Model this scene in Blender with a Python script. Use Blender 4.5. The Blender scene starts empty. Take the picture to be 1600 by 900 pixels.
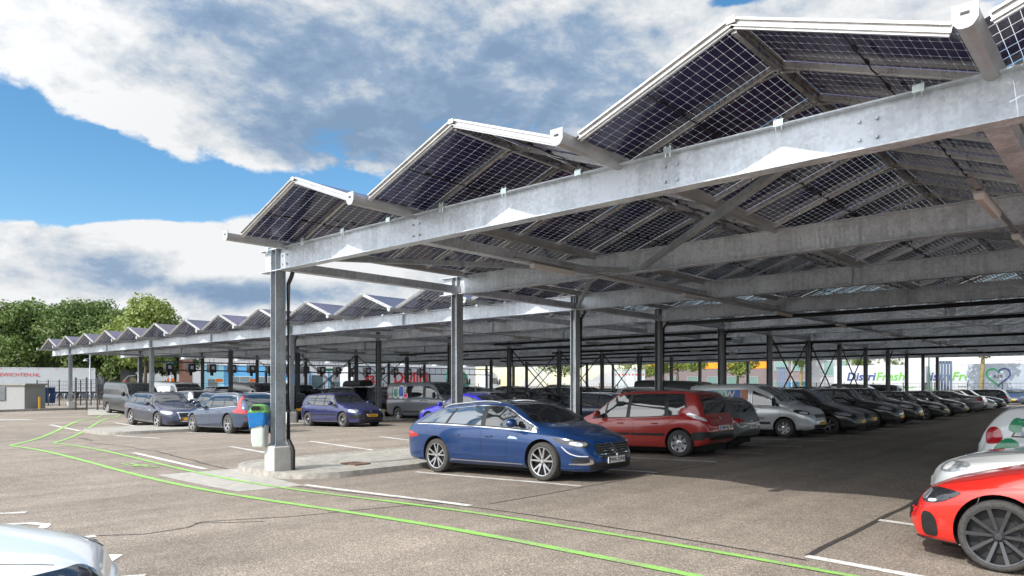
import bpy, bmesh, math, random
from mathutils import Vector, Matrix
from mathutils.bvhtree import BVHTree
random.seed(7)
PI = math.pi
scene = bpy.context.scene
COL = scene.collection

# ------------------------------------------------------------------ helpers
def lin(c):
    return tuple(((v/255.0+0.055)/1.055)**2.4 if v/255.0 > 0.04045 else v/255.0/12.92 for v in c)

class MB:
    """collects geometry for ONE mesh"""
    def __init__(s): s.v=[]; s.f=[]; s.m=[]; s.uv={}; s.cur=0
    def add(s, vs, fs):
        o=len(s.v); s.v += [tuple(p) for p in vs]
        for f in fs: s.f.append([i+o for i in f]); s.m.append(s.cur)
    def box(s, x0,x1,y0,y1,z0,z1, M=None):
        vs=[Vector(p) for p in ((x0,y0,z0),(x1,y0,z0),(x1,y1,z0),(x0,y1,z0),(x0,y0,z1),(x1,y0,z1),(x1,y1,z1),(x0,y1,z1))]
        if M: vs=[M@p for p in vs]
        s.add(vs, [(3,2,1,0),(4,5,6,7),(0,1,5,4),(1,2,6,5),(2,3,7,6),(3,0,4,7)])
    def bar(s, a, b, w, h, up=(0,0,1)):
        a=Vector(a); b=Vector(b); d=(b-a).normalized(); up=Vector(up)
        x=d.cross(up)
        if x.length<1e-4: x=d.cross(Vector((1,0,0)))
        x.normalize(); z=x.cross(d)
        vs=[]
        for p in (a,b):
            for sx,sz in ((-1,-1),(1,-1),(1,1),(-1,1)): vs.append(p+x*(w/2*sx)+z*(h/2*sz))
        s.add(vs,[(0,1,2,3),(7,6,5,4),(0,4,5,1),(1,5,6,2),(2,6,7,3),(3,7,4,0)])
    def prism(s, prof, p0, p1, ux, uz):
        """extrude closed 2-D profile from p0 to p1"""
        p0=Vector(p0);p1=Vector(p1);ux=Vector(ux);uz=Vector(uz); n=len(prof)
        vs=[p0+ux*a+uz*b for a,b in prof]+[p1+ux*a+uz*b for a,b in prof]
        fs=[(i,(i+1)%n,n+(i+1)%n,n+i) for i in range(n)]
        fs.append(tuple(reversed(range(n)))); fs.append(tuple(range(n,2*n)))
        s.add(vs,fs)
    def tube(s, pts, r, n=8, cap=True):
        pts=[Vector(p) for p in pts]; rings=[]
        for i,p in enumerate(pts):
            if i==0: d=pts[1]-p
            elif i==len(pts)-1: d=p-pts[i-1]
            else: d=(pts[i+1]-p).normalized()+(p-pts[i-1]).normalized()
            d.normalize()
            a=d.cross(Vector((0,0,1)))
            if a.length<1e-3: a=d.cross(Vector((1,0,0)))
            a.normalize(); b=d.cross(a)
            rr=r[i] if isinstance(r,(list,tuple)) else r
            rings.append([p+a*math.cos(2*PI*k/n)*rr+b*math.sin(2*PI*k/n)*rr for k in range(n)])
        vs=[q for R in rings for q in R]; fs=[]
        for i in range(len(pts)-1):
            for k in range(n): fs.append((i*n+k,i*n+(k+1)%n,(i+1)*n+(k+1)%n,(i+1)*n+k))
        if cap: fs.append(tuple(reversed(range(n)))); fs.append(tuple((len(pts)-1)*n+k for k in range(n)))
        s.add(vs,fs)
    def lathe(s, prof, c, axis='y', n=32, close=False):
        """prof: list of (radius, height)"""
        vs=[]
        for r,h in prof:
            for k in range(n):
                a=2*PI*k/n; x,y=r*math.cos(a),r*math.sin(a)
                if axis=='z': p=(c[0]+x,c[1]+y,c[2]+h)
                elif axis=='y': p=(c[0]+x,c[1]+h,c[2]+y)
                else: p=(c[0]+h,c[1]+x,c[2]+y)
                vs.append(p)
        fs=[]; m=len(prof)
        for i in range(m-1 if not close else m):
            j=(i+1)%m
            for k in range(n): fs.append((i*n+k,i*n+(k+1)%n,j*n+(k+1)%n,j*n+k))
        s.add(vs,fs)
    def build(s, name, mats, parent=None, smooth=None, loc=None):
        me=bpy.data.meshes.new(name); me.from_pydata(s.v,[],s.f)
        if not isinstance(mats,(list,tuple)): mats=[mats]
        for m in mats: me.materials.append(m)
        if len(mats)>1: me.polygons.foreach_set('material_index', s.m)
        if s.uv:
            l=me.uv_layers.new(name='UVMap')
            for fi,uvs in s.uv.items():
                for k,li in enumerate(me.polygons[fi].loop_indices): l.data[li].uv=uvs[k]
        me.validate(); me.update()
        if smooth is not None:
            me.polygons.foreach_set('use_smooth',[True]*len(me.polygons)); me.set_sharp_from_angle(angle=math.radians(smooth))
        o=bpy.data.objects.new(name,me); COL.objects.link(o)
        if parent: o.parent=parent
        if loc: o.location=loc
        return o

def tag(o,label=None,cat=None,group=None,kind=None):
    if label: o['label']=label
    if cat: o['category']=cat
    if group: o['group']=group
    if kind: o['kind']=kind
    return o
def empty(name,loc,label,cat,group=None,rz=0):
    o=bpy.data.objects.new(name,None); COL.objects.link(o); o.location=loc; o.rotation_euler=(0,0,rz); o.empty_display_size=.3
    return tag(o,label,cat,group)
def copy_tree(o,parent=None):
    c=o.copy(); COL.objects.link(c); c.parent=parent
    for ch in KIDS.get(o.name) or [x for x in o.children]: copy_tree(ch,c)
    return c
KIDS={}
def text_mesh(txt,size,mat,name='lettering',parent=None,depth=.002,bold=0,spacing=1.0,shear=0,align='CENTER'):
    cu=bpy.data.curves.new('t','FONT'); cu.body=txt; cu.size=size; cu.extrude=depth; cu.align_x=align; cu.align_y='CENTER'
    cu.offset=bold; cu.space_character=spacing; cu.shear=shear; cu.resolution_u=3
    to=bpy.data.objects.new('t',cu); COL.objects.link(to)
    dg=bpy.context.evaluated_depsgraph_get(); dg.update()
    me=bpy.data.meshes.new_from_object(to.evaluated_get(dg)); 
    bpy.data.objects.remove(to); bpy.data.curves.remove(cu)
    me.name=name; me.materials.clear(); me.materials.append(mat)
    o=bpy.data.objects.new(name,me); COL.objects.link(o)
    if parent: o.parent=parent
    return o

# ------------------------------------------------------------------ materials
def new_mat(name):
    m=bpy.data.materials.new(name); m.use_nodes=True; nt=m.node_tree
    return m,nt,nt.nodes['Principled BSDF']
def N(nt,t,**kw):
    n=nt.nodes.new(t)
    for k,v in kw.items():
        if k=='inp':
            for a,b in v.items(): n.inputs[a].default_value=b
        else: setattr(n,k,v)
    return n
def ramp(nt,fac,stops):
    r=nt.nodes.new('ShaderNodeValToRGB'); e=r.color_ramp.elements
    while len(e)<len(stops): e.new(.5)
    for i,(p,c) in enumerate(stops): e[i].position=p; e[i].color=(*c,1) if len(c)==3 else c
    nt.links.new(fac,r.inputs[0]); return r
def mat(name,col,rough=.5,metal=0,coat=0,noise=0,nscale=8,bump=0,bscale=40,spec=.5,rvar=0,ior=None,coord='Object'):
    m,nt,b=new_mat(name)
    b.inputs['Base Color'].default_value=(*col,1); b.inputs['Roughness'].default_value=rough; b.inputs['Metallic'].default_value=metal
    b.inputs['Coat Weight'].default_value=coat; b.inputs['Coat Roughness'].default_value=.03; b.inputs['Specular IOR Level'].default_value=spec
    if ior: b.inputs['IOR'].default_value=ior
    if noise or bump or rvar:
        tc=N(nt,'ShaderNodeTexCoord')
        nz=N(nt,'ShaderNodeTexNoise',inp={'Scale':nscale,'Detail':6,'Roughness':.6}); nt.links.new(tc.outputs[coord],nz.inputs['Vector'])
        if noise:
            lo=tuple(max(0,c*(1-noise)) for c in col); hi=tuple(min(1,c*(1+noise)) for c in col)
            r=ramp(nt,nz.outputs['Fac'],[(.3,lo),(.7,hi)]); nt.links.new(r.outputs[0],b.inputs['Base Color'])
        if rvar:
            mr=N(nt,'ShaderNodeMapRange',inp={'From Min':.3,'From Max':.7,'To Min':max(0,rough-rvar),'To Max':rough+rvar})
            nt.links.new(nz.outputs['Fac'],mr.inputs['Value']); nt.links.new(mr.outputs[0],b.inputs['Roughness'])
        if bump:
            n2=N(nt,'ShaderNodeTexNoise',inp={'Scale':bscale,'Detail':4}); nt.links.new(tc.outputs[coord],n2.inputs['Vector'])
            bp=N(nt,'ShaderNodeBump',inp={'Strength':bump,'Distance':.01}); nt.links.new(n2.outputs['Fac'],bp.inputs['Height']); nt.links.new(bp.outputs[0],b.inputs['Normal'])
    return m

def asphalt_mat():
    m,nt,b=new_mat('asphalt')
    tc=N(nt,'ShaderNodeTexCoord')
    v=N(nt,'ShaderNodeTexVoronoi',inp={'Scale':100,'Randomness':1}); nt.links.new(tc.outputs['Object'],v.inputs['Vector'])
    sep=N(nt,'ShaderNodeSeparateColor'); nt.links.new(v.outputs['Color'],sep.inputs[0])
    r=ramp(nt,sep.outputs[0],[(0,(.135,.112,.092)),(.3,(.195,.164,.136)),(.62,(.25,.213,.178)),(.85,(.33,.285,.242)),(1,(.52,.465,.40))])
    # slow tonal drift and tyre wear
    n1=N(nt,'ShaderNodeTexNoise',inp={'Scale':.35,'Detail':5,'Roughness':.6}); nt.links.new(tc.outputs['Object'],n1.inputs['Vector'])
    n2=N(nt,'ShaderNodeTexNoise',inp={'Scale':3.1,'Detail':6,'Roughness':.65}); nt.links.new(tc.outputs['Object'],n2.inputs['Vector'])
    a=N(nt,'ShaderNodeMath',operation='MULTIPLY_ADD',inp={1:.45,2:.0}); nt.links.new(n1.outputs['Fac'],a.inputs[0])
    a2=N(nt,'ShaderNodeMath',operation='MULTIPLY_ADD',inp={1:.35}); nt.links.new(n2.outputs['Fac'],a2.inputs[0]); nt.links.new(a.outputs[0],a2.inputs[2])
    mr=N(nt,'ShaderNodeMapRange',inp={'From Min':.25,'From Max':.55,'To Min':.72,'To Max':1.22}); nt.links.new(a2.outputs[0],mr.inputs['Value'])
    # oil drips and scuffed dark patches, tyre-polished lanes running along the aisles
    n4=N(nt,'ShaderNodeTexNoise',inp={'Scale':1.15,'Detail':8,'Roughness':.72,'Distortion':.6}); nt.links.new(tc.outputs['Object'],n4.inputs['Vector'])
    st=N(nt,'ShaderNodeMapRange',inp={'From Min':.60,'From Max':.72,'To Min':1,'To Max':.78}); nt.links.new(n4.outputs['Fac'],st.inputs['Value'])
    mp=N(nt,'ShaderNodeMapping'); mp.inputs['Scale'].default_value=(1.6,.05,1); nt.links.new(tc.outputs['Object'],mp.inputs[0])
    n5=N(nt,'ShaderNodeTexNoise',inp={'Scale':1.0,'Detail':4}); nt.links.new(mp.outputs[0],n5.inputs['Vector'])
    tr=N(nt,'ShaderNodeMapRange',inp={'From Min':.35,'From Max':.65,'To Min':.86,'To Max':1.1}); nt.links.new(n5.outputs['Fac'],tr.inputs['Value'])
    q1=N(nt,'ShaderNodeMath',operation='MULTIPLY'); nt.links.new(mr.outputs[0],q1.inputs[0]); nt.links.new(st.outputs[0],q1.inputs[1])
    q2=N(nt,'ShaderNodeMath',operation='MULTIPLY'); nt.links.new(q1.outputs[0],q2.inputs[0]); nt.links.new(tr.outputs[0],q2.inputs[1])
    mx=N(nt,'ShaderNodeMix',data_type='RGBA',blend_type='MULTIPLY',inp={0:1}); nt.links.new(r.outputs[0],mx.inputs[6]); nt.links.new(q2.outputs[0],mx.inputs[7])
    nt.links.new(mx.outputs[2],b.inputs['Base Color']); b.inputs['Roughness'].default_value=.82; b.inputs['Specular IOR Level'].default_value=.3
    bp=N(nt,'ShaderNodeBump',inp={'Strength':.5,'Distance':.006}); nt.links.new(v.outputs['Distance'],bp.inputs['Height']); bp.invert=True
    nt.links.new(bp.outputs[0],b.inputs['Normal'])
    return m

def galv_mat(name,col,rough=.42,metal=.55):
    """hot-dip galvanised steel: spangle patches, run marks"""
    m,nt,b=new_mat(name)
    tc=N(nt,'ShaderNodeTexCoord')
    v=N(nt,'ShaderNodeTexVoronoi',inp={'Scale':26}); nt.links.new(tc.outputs['Object'],v.inputs['Vector'])
    n=N(nt,'ShaderNodeTexNoise',inp={'Scale':2.2,'Detail':7,'Roughness':.65}); nt.links.new(tc.outputs['Object'],n.inputs['Vector'])
    mp=N(nt,'ShaderNodeMapping'); mp.inputs['Scale'].default_value=(9,9,.7); nt.links.new(tc.outputs['Object'],mp.inputs[0])
    n3=N(nt,'ShaderNodeTexNoise',inp={'Scale':1.4,'Detail':5}); nt.links.new(mp.outputs[0],n3.inputs['Vector'])
    sep=N(nt,'ShaderNodeSeparateColor'); nt.links.new(v.outputs['Color'],sep.inputs[0])
    a=N(nt,'ShaderNodeMath',operation='MULTIPLY_ADD',inp={1:.22}); nt.links.new(sep.outputs[0],a.inputs[0]); nt.links.new(n.outputs['Fac'],a.inputs[2])
    a2=N(nt,'ShaderNodeMath',operation='MULTIPLY_ADD',inp={1:.5}); nt.links.new(n3.outputs['Fac'],a2.inputs[0]); nt.links.new(a.outputs[0],a2.inputs[2])
    r=ramp(nt,a2.outputs[0],[(.6,tuple(c*.74 for c in col)),(.85,col),(1.08,tuple(min(1,c*1.22) for c in col))])
    nt.links.new(r.outputs[0],b.inputs['Base Color']); b.inputs['Metallic'].default_value=metal
    mr=N(nt,'ShaderNodeMapRange',inp={'From Min':.5,'From Max':1.1,'To Min':rough-.08,'To Max':rough+.14}); nt.links.new(a2.outputs[0],mr.inputs['Value']); nt.links.new(mr.outputs[0],b.inputs['Roughness'])
    return m

def panel_mat():
    """glass-glass solar module: opaque dark cells, clear glass in the gaps between them"""
    m,nt,b=new_mat('solar_glass')
    uv=N(nt,'ShaderNodeUVMap'); sx=N(nt,'ShaderNodeSeparateXYZ'); nt.links.new(uv.outputs[0],sx.inputs[0])
    def line(out,width):
        f=N(nt,'ShaderNodeMath',operation='FRACT'); nt.links.new(out,f.inputs[0])
        s=N(nt,'ShaderNodeMath',operation='SUBTRACT',inp={1:.5}); nt.links.new(f.outputs[0],s.inputs[0])
        ab=N(nt,'ShaderNodeMath',operation='ABSOLUTE'); nt.links.new(s.outputs[0],ab.inputs[0])
        g=N(nt,'ShaderNodeMath',operation='GREATER_THAN',inp={1:.5-width/2}); nt.links.new(ab.outputs[0],g.inputs[0]); return g
    g1=line(sx.outputs[0],.050); g2=line(sx.outputs[1],.056)
    mx=N(nt,'ShaderNodeMath',operation='MAXIMUM'); nt.links.new(g1.outputs[0],mx.inputs[0]); nt.links.new(g2.outputs[0],mx.inputs[1])
    tc=N(nt,'ShaderNodeTexCoord'); nz=N(nt,'ShaderNodeTexNoise',inp={'Scale':1.1,'Detail':2}); nt.links.new(tc.outputs['Object'],nz.inputs['Vector'])
    r=ramp(nt,nz.outputs['Fac'],[(.35,(.018,.015,.058)),(.65,(.045,.036,.115))]); nt.links.new(r.outputs[0],b.inputs['Base Color'])
    b.inputs['Roughness'].default_value=.12; b.inputs['Specular IOR Level'].default_value=.55
    tr=N(nt,'ShaderNodeBsdfTransparent'); tr.inputs[0].default_value=(.86,.9,.92,1)
    tl=N(nt,'ShaderNodeBsdfTranslucent'); tl.inputs[0].default_value=(.8,.8,.8,1)
    m1=N(nt,'ShaderNodeMixShader',inp={0:.28}); nt.links.new(tr.outputs[0],m1.inputs[1]); nt.links.new(tl.outputs[0],m1.inputs[2])
    ms=N(nt,'ShaderNodeMixShader'); nt.links.new(mx.outputs[0],ms.inputs[0]); nt.links.new(b.outputs[0],ms.inputs[1]); nt.links.new(m1.outputs[0],ms.inputs[2])
    nt.links.new(ms.outputs[0],nt.nodes['Material Output'].inputs[0])
    return m

def worn_paint(name,col):
    m,nt,b=new_mat(name); tc=N(nt,'ShaderNodeTexCoord')
    v=N(nt,'ShaderNodeTexVoronoi',inp={'Scale':85}); nt.links.new(tc.outputs['Object'],v.inputs['Vector'])
    n=N(nt,'ShaderNodeTexNoise',inp={'Scale':2.5,'Detail':6,'Roughness':.7}); nt.links.new(tc.outputs['Object'],n.inputs['Vector'])
    sp=N(nt,'ShaderNodeSeparateColor'); nt.links.new(v.outputs['Color'],sp.inputs[0])
    a=N(nt,'ShaderNodeMath',operation='MULTIPLY_ADD',inp={1:.35}); nt.links.new(sp.outputs[0],a.inputs[0]); nt.links.new(n.outputs['Fac'],a.inputs[2])
    r=ramp(nt,a.outputs[0],[(.36,col),(.74,tuple(c*.86 for c in col)),(.86,(.26,.235,.19))]); nt.links.new(r.outputs[0],b.inputs['Base Color']); b.inputs['Roughness'].default_value=.75
    return m
M={}
M['asphalt']=asphalt_mat()
M['seam']=mat('bitumen_seam',(.045,.043,.04),.7,noise=.35,nscale=9)
M['white_line']=worn_paint('white_road_paint',(.74,.74,.72))
M['green_line']=worn_paint('green_road_paint',(.27,.58,.12))
M['galv']=galv_mat('galvanised_steel',(.58,.63,.69),.46,.32)
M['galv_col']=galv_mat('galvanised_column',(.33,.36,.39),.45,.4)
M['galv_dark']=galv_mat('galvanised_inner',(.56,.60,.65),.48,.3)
M['alu']=mat('mill_aluminium',(.62,.61,.60),.30,metal=.8,noise=.12,nscale=6,rvar=.08)
M['gutter']=mat('gutter_aluminium',(.46,.46,.46),.42,metal=.55,noise=.15,nscale=3)
M['cap']=mat('white_end_cap',(.42,.45,.48),.4,noise=.05)
M['panel']=panel_mat()
M['cable']=mat('black_cable',(.012,.012,.013),.5)
M['pipe']=mat('black_pipe',(.018,.018,.02),.42,noise=.2)
M['tray']=mat('cable_tray',(.34,.34,.35),.5,metal=.3,noise=.2)
M['lampw']=mat('lamp_housing',(.62,.60,.58),.35)
M['concrete']=mat('concrete',(.37,.355,.325),.85,noise=.18,nscale=5,bump=.3,bscale=60)
M['plinth']=mat('concrete_plinth',(.50,.49,.46),.8,noise=.16,nscale=4,bump=.25,bscale=50)
M['kerb']=mat('kerb_concrete',(.34,.32,.29),.9,noise=.3,nscale=7,bump=.4,bscale=45)
def paver_mat():
    m,nt,b=new_mat('island_paving')
    tc=N(nt,'ShaderNodeTexCoord'); br=N(nt,'ShaderNodeTexBrick',inp={'Scale':3.3,'Mortar Size':.018,'Color1':(.33,.315,.28,1),'Color2':(.41,.395,.355,1),'Mortar':(.2,.19,.165,1)})
    nt.links.new(tc.outputs['Object'],br.inputs['Vector'])
    n=N(nt,'ShaderNodeTexNoise',inp={'Scale':4,'Detail':7,'Roughness':.7}); nt.links.new(tc.outputs['Object'],n.inputs['Vector'])
    mr=N(nt,'ShaderNodeMapRange',inp={'From Min':.3,'From Max':.7,'To Min':.75,'To Max':1.15}); nt.links.new(n.outputs['Fac'],mr.inputs['Value'])
    mx=N(nt,'ShaderNodeMix',data_type='RGBA',blend_type='MULTIPLY',inp={0:1}); nt.links.new(br.outputs[0],mx.inputs[6]); nt.links.new(mr.outputs[0],mx.inputs[7])
    nt.links.new(mx.outputs[2],b.inputs['Base Color']); b.inputs['Roughness'].default_value=.88
    return m
M['paver']=paver_mat()
M['grass']=mat('grass',(.075,.10,.03),.9,noise=.5,nscale=3,bump=.6,bscale=30)
M['steel_dark']=mat('dark_painted_steel',(.03,.032,.036),.5,noise=.2)
M['rubber']=mat('tyre_rubber',(.050,.048,.046),.8,noise=.35,nscale=30,bump=.2,bscale=80)
M['black']=mat('black_trim',(.014,.014,.015),.45,noise=.2,nscale=20)
M['arch']=mat('wheel_well',(.006,.006,.006),.9)
M['chrome']=mat('chrome',(.82,.83,.85),.12,metal=1)
M['rim']=mat('alloy_rim',(.55,.56,.58),.28,metal=.75,rvar=.06)
M['rim_dark']=mat('dark_alloy_rim',(.06,.062,.07),.2,metal=.4,coat=.6)
M['rim_in']=mat('rim_barrel',(.03,.03,.032),.55,metal=.3)
M['plate_y']=mat('yellow_plate',lin((235,180,30)),.4)
M['plate_w']=mat('white_plate',(.75,.75,.74),.4)
M['plate_b']=mat('plate_band',lin((30,60,160)),.4)
M['ink']=mat('plate_ink',(.015,.015,.02),.5)
M['red_lamp']=mat('tail_lamp',(.42,.012,.02),.12,coat=1,noise=.3,nscale=18)
M['lamp']=mat('headlamp_glass',(.42,.45,.48),.10,metal=.6,coat=1,noise=.5,nscale=16)
M['lamp_in']=mat('headlamp_inner',(.03,.032,.04),.1,metal=.3,coat=1,noise=.6,nscale=25)
M['lamp_white']=mat('lamp_reflector',(.8,.82,.85),.08,metal=.3,coat=1)
def glass_mat(name,tint,spec=1.0,ior=1.75):
    m=mat(name,tint,.035,coat=0,spec=spec,ior=ior); return m
M['glass']=glass_mat('car_glass',(.010,.013,.015))
M['glass_b']=glass_mat('tinted_side_glass',(.03,.06,.10),1,1.9)
def paint(name,col,metal=.25,rough=.32,coat=1.0):
    m,nt,b=new_mat(name)
    b.inputs['Base Color'].default_value=(*col,1); b.inputs['Metallic'].default_value=metal; b.inputs['Roughness'].default_value=rough
    b.inputs['Coat Weight'].default_value=coat; b.inputs['Coat Roughness'].default_value=.025
    tc=N(nt,'ShaderNodeTexCoord'); n=N(nt,'ShaderNodeTexNoise',inp={'Scale':3.5,'Detail':6,'Roughness':.7}); nt.links.new(tc.outputs['Object'],n.inputs['Vector'])
    mr=N(nt,'ShaderNodeMapRange',inp={'From Min':.3,'From Max':.75,'To Min':.02,'To Max':.09}); nt.links.new(n.outputs['Fac'],mr.inputs['Value']); nt.links.new(mr.outputs[0],b.inputs['Coat Roughness'])
    # light road dust towards no particular direction: patchy
    r=ramp(nt,n.outputs['Fac'],[(.35,col),(.8,tuple(c*.95+.004 for c in col))]); nt.links.new(r.outputs[0],b.inputs['Base Color'])
    return m
P={
 'blue':paint('deep_blue_paint',lin((10,54,108)),.35,.3),
 'violet':paint('violet_blue_paint',lin((52,48,190)),.3,.3),
 'purple':paint('purple_blue_paint',lin((46,50,98)),.3,.35),
 'red':paint('signal_red_paint',lin((222,36,24)),0,.35),
 'darkred':paint('dark_red_paint',lin((166,48,42)),.05,.32),
 'silver':paint('silver_paint',(.50,.51,.53),.55,.33),
 'lightsilver':paint('light_silver_paint',(.62,.65,.67),.4,.3),
 'white':paint('white_paint',(.74,.77,.79),.0,.3),
 'grey':paint('mid_grey_paint',(.20,.205,.215),.5,.33),
 'vangrey':paint('van_grey_paint',(.17,.18,.205),.45,.35),
 'darkgrey':paint('dark_grey_paint',(.035,.038,.044),.3,.32,.8),
 'black':paint('black_paint',(.005,.005,.006),.0,.3,.7),
 'navy':paint('navy_paint',(.022,.032,.062),.35,.3),
 'slate':paint('slate_blue_paint',lin((62,78,104)),.45,.32),
 'midnight':paint('midnight_blue_paint',lin((48,52,78)),.4,.32),
 'brown':paint('dark_brown_paint',(.05,.038,.032),.4,.32),
}
# ------------------------------------------------------------------ ground
AMP=.14
def gz0(X):
    if X<-61.2 or X>18.8: return 0.0
    return AMP*(.5-.5*math.cos(2*PI*(X+13.2)/16))
def gz(X):   # the mesh is sampled every half metre, decals follow it exactly
    a=math.floor(X*2)/2; t=(X-a)*2
    return gz0(a)*(1-t)+gz0(a+.5)*t
def ground():
    g=MB(); xs=[-1500,-700,-300,-150]+[-100+.5*i for i in range(0,281)]+[80,200,700,1500]
    ys=[-400,-60,-20,0,10,20,40,80,150,400,1500]
    vs=[(x,y,gz(x)) for x in xs for y in ys]; ny=len(ys)
    fs=[(i*ny+j,(i+1)*ny+j,(i+1)*ny+j+1,i*ny+j+1) for i in range(len(xs)-1) for j in range(ny-1)]
    g.add(vs,fs); o=g.build('ground',M['asphalt']); tag(o,kind='structure')
ground()
def strip_pts(mb,poly,w,dz,cuts=.25):
    """painted band of width w along a polyline, draped on the ground"""
    pts=[Vector((x,y,0)) for x,y in poly]
    out=[pts[0]]
    for a,b in zip(pts,pts[1:]):
        n=max(1,int((b-a).length/cuts))
        for i in range(1,n+1): out.append(a.lerp(b,i/n))
    L=[];R=[]
    for i,p in enumerate(out):
        a=out[max(0,i-1)]; b=out[min(len(out)-1,i+1)]; d=(b-a).normalized(); n=Vector((-d.y,d.x,0))
        ww=w[min(i,len(w)-1)] if isinstance(w,list) else w
        L.append(p+n*ww/2); R.append(p-n*ww/2)
    vs=[(q.x,q.y,gz(q.x)+dz) for q in L]+[(q.x,q.y,gz(q.x)+dz) for q in R]; k=len(out)
    mb.add(vs,[(k+i,k+i+1,i+1,i) for i in range(k-1)])
LY=[7.05,9.65,12.15,14.70,17.25,19.93,22.63,25.4,28.3,30.93,33.66,36.39,39.0,41.65,44.3,47,49.7,52.4,55.1,57.8,60.5,63.2,65.9]
LYB=[6.95,9.45,11.97,14.57,17.2,19.9,22.6,25.3,28,30.7,33.4,36.1,38.8,41.5,44.2,46.9,49.6,52.3,55,57.7,60.4,63.1,65.8]
m=MB()
for y in LY: strip_pts(m,[(-11.35,y),(-7.12,y)],.13,.006)
for y in LYB: strip_pts(m,[(-19.0,y),(-15.1,y)],.13,.006)
for y in LYB[1:]:
    strip_pts(m,[(-27.6,y),(-23.7,y)],.13,.006)
    strip_pts(m,[(-35.1,y),(-31.2,y)],.13,.006)
for y in LYB[4:]:
    strip_pts(m,[(-43.5,y),(-39.7,y)],.13,.006); strip_pts(m,[(-51.1,y),(-47.2,y)],.13,.006)
for y in [7.26,9.83]+[9.83+2.62*i for i in range(1,22)]: strip_pts(m,[(-2.56,y),(1.6,y)],.13,.006)
# painted lettering beside the white car
strip_pts(m,[(-12.7,1.7),(-11.89,2.9)],.13,.006)
strip_pts(m,[(-11.4,1.5),(-11.01,2.4),(-10.78,2.68),(-10.5,2.78),(-10.25,2.68),(-10.12,2.45),(-10.02,1.8)],.12,.006)
strip_pts(m,[(-9.15,1.7),(-9.08,2.9)],.15,.006)
strip_pts(m,[(-8.0,1.7),(-7.88,2.5),(-7.7,2.64),(-7.52,2.5),(-7.5,1.9)],.14,.006)
strip_pts(m,[(-6.95,1.9),(-6.6,2.5)],.16,.006)
tag(m.build('white_parking_lines',M['white_line']),kind='structure')
m=MB()
strip_pts(m,[(-49.3,16.4),(-29.9,7.95),(-23.95,5.46),(-9.08,5.64),(-4.29,5.74),(-3.0,5.8),(6,6.1)],.12,.010)
strip_pts(m,[(-47.4,16.6),(-29.1,8.65),(-24.1,6.57),(-10.6,6.58),(-4.99,6.68),(-2.0,6.82),(6,7.0)],.10,.010)
# walking-figure pictogram
for pl,w in ((((-16.95,6.12),(-16.2,6.2)),.07),(((-16.6,6.02),(-16.45,6.3)),.16),(((-16.4,6.2),(-16.0,6.32)),.06),(((-16.75,6.0),(-17.05,5.95)),.06)):
    strip_pts(m,list(pl),w,.010)
tag(m.build('green_footpath_lines',M['green_line']),kind='structure')
# bitumen seams and repaired cracks
m=MB()
def wob(a,b,n,amp,seed):
    r=random.Random(seed); a=Vector(a);b=Vector(b);d=(b-a);nn=Vector((-d.y,d.x)).normalized()
    return [tuple(a.lerp(b,i/n)+nn*r.uniform(-amp,amp)) for i in range(n+1)]
strip_pts(m,wob((-2.56,7.3),(-2.62,34),60,.012,1),.07,.003)
strip_pts(m,wob((-7.0,7.3),(-7.15,40),60,.012,2),.035,.003)
strip_pts(m,wob((-11.6,6.86),(-2.5,7.10),50,.012,3),.04,.003)
strip_pts(m,wob((-19.2,7.4),(-19.3,30),40,.02,4),.04,.003)
strip_pts(m,wob((-14.6,7.3),(-19.2,7.5),14,.03,5),.05,.003)
strip_pts(m,wob((-19.2,7.45),(-23.5,7.3),10,.05,12),.03,.003)
strip_pts(m,wob((-23.6,8),(-23.3,30),30,.03,6),.04,.003)
strip_pts(m,[(-11.5,1.6),(-9.2,2.8),(-8.72,3.3),(-8.74,3.8),(-9.0,4.1),(-8.75,4.5),(-8.4,5.0),(-8.2,5.6),(-7.9,6.5),(-7.4,7.2)],.035,.003)
strip_pts(m,[(-9.0,4.0),(-8.65,4.3),(-8.35,4.6)],.025,.0035)
strip_pts(m,wob((-27.2,8.2),(-24.6,7.8),16,.12,9),.05,.003)
tag(m.build('bitumen_seams',M['seam']),kind='structure')
# concrete patch before the island, and pale worn patch at left
m=MB()
def sheet(mb,poly,dz):
    bm=bmesh.new(); vs=[bm.verts.new((x,y,0)) for x,y in poly]; bm.faces.new(vs)
    x0=min(p[0] for p in poly);x1=max(p[0] for p in poly)
    x=math.ceil(x0*2)/2
    while x<x1:
        bmesh.ops.bisect_plane(bm,geom=bm.verts[:]+bm.edges[:]+bm.faces[:],plane_co=(x,0,0),plane_no=(1,0,0)); x+=.5
    bm.verts.index_update()
    mb.add([(v.co.x,v.co.y,gz(v.co.x)+dz) for v in bm.verts],[[v.index for v in f.verts] for f in bm.faces]); bm.free()
sheet(m,[(-14.85,5.86),(-11.5,5.86),(-11.3,7.0),(-14.7,7.55)],.004)
tag(m.build('concrete_paving_patch',M['concrete']),kind='structure')
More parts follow.
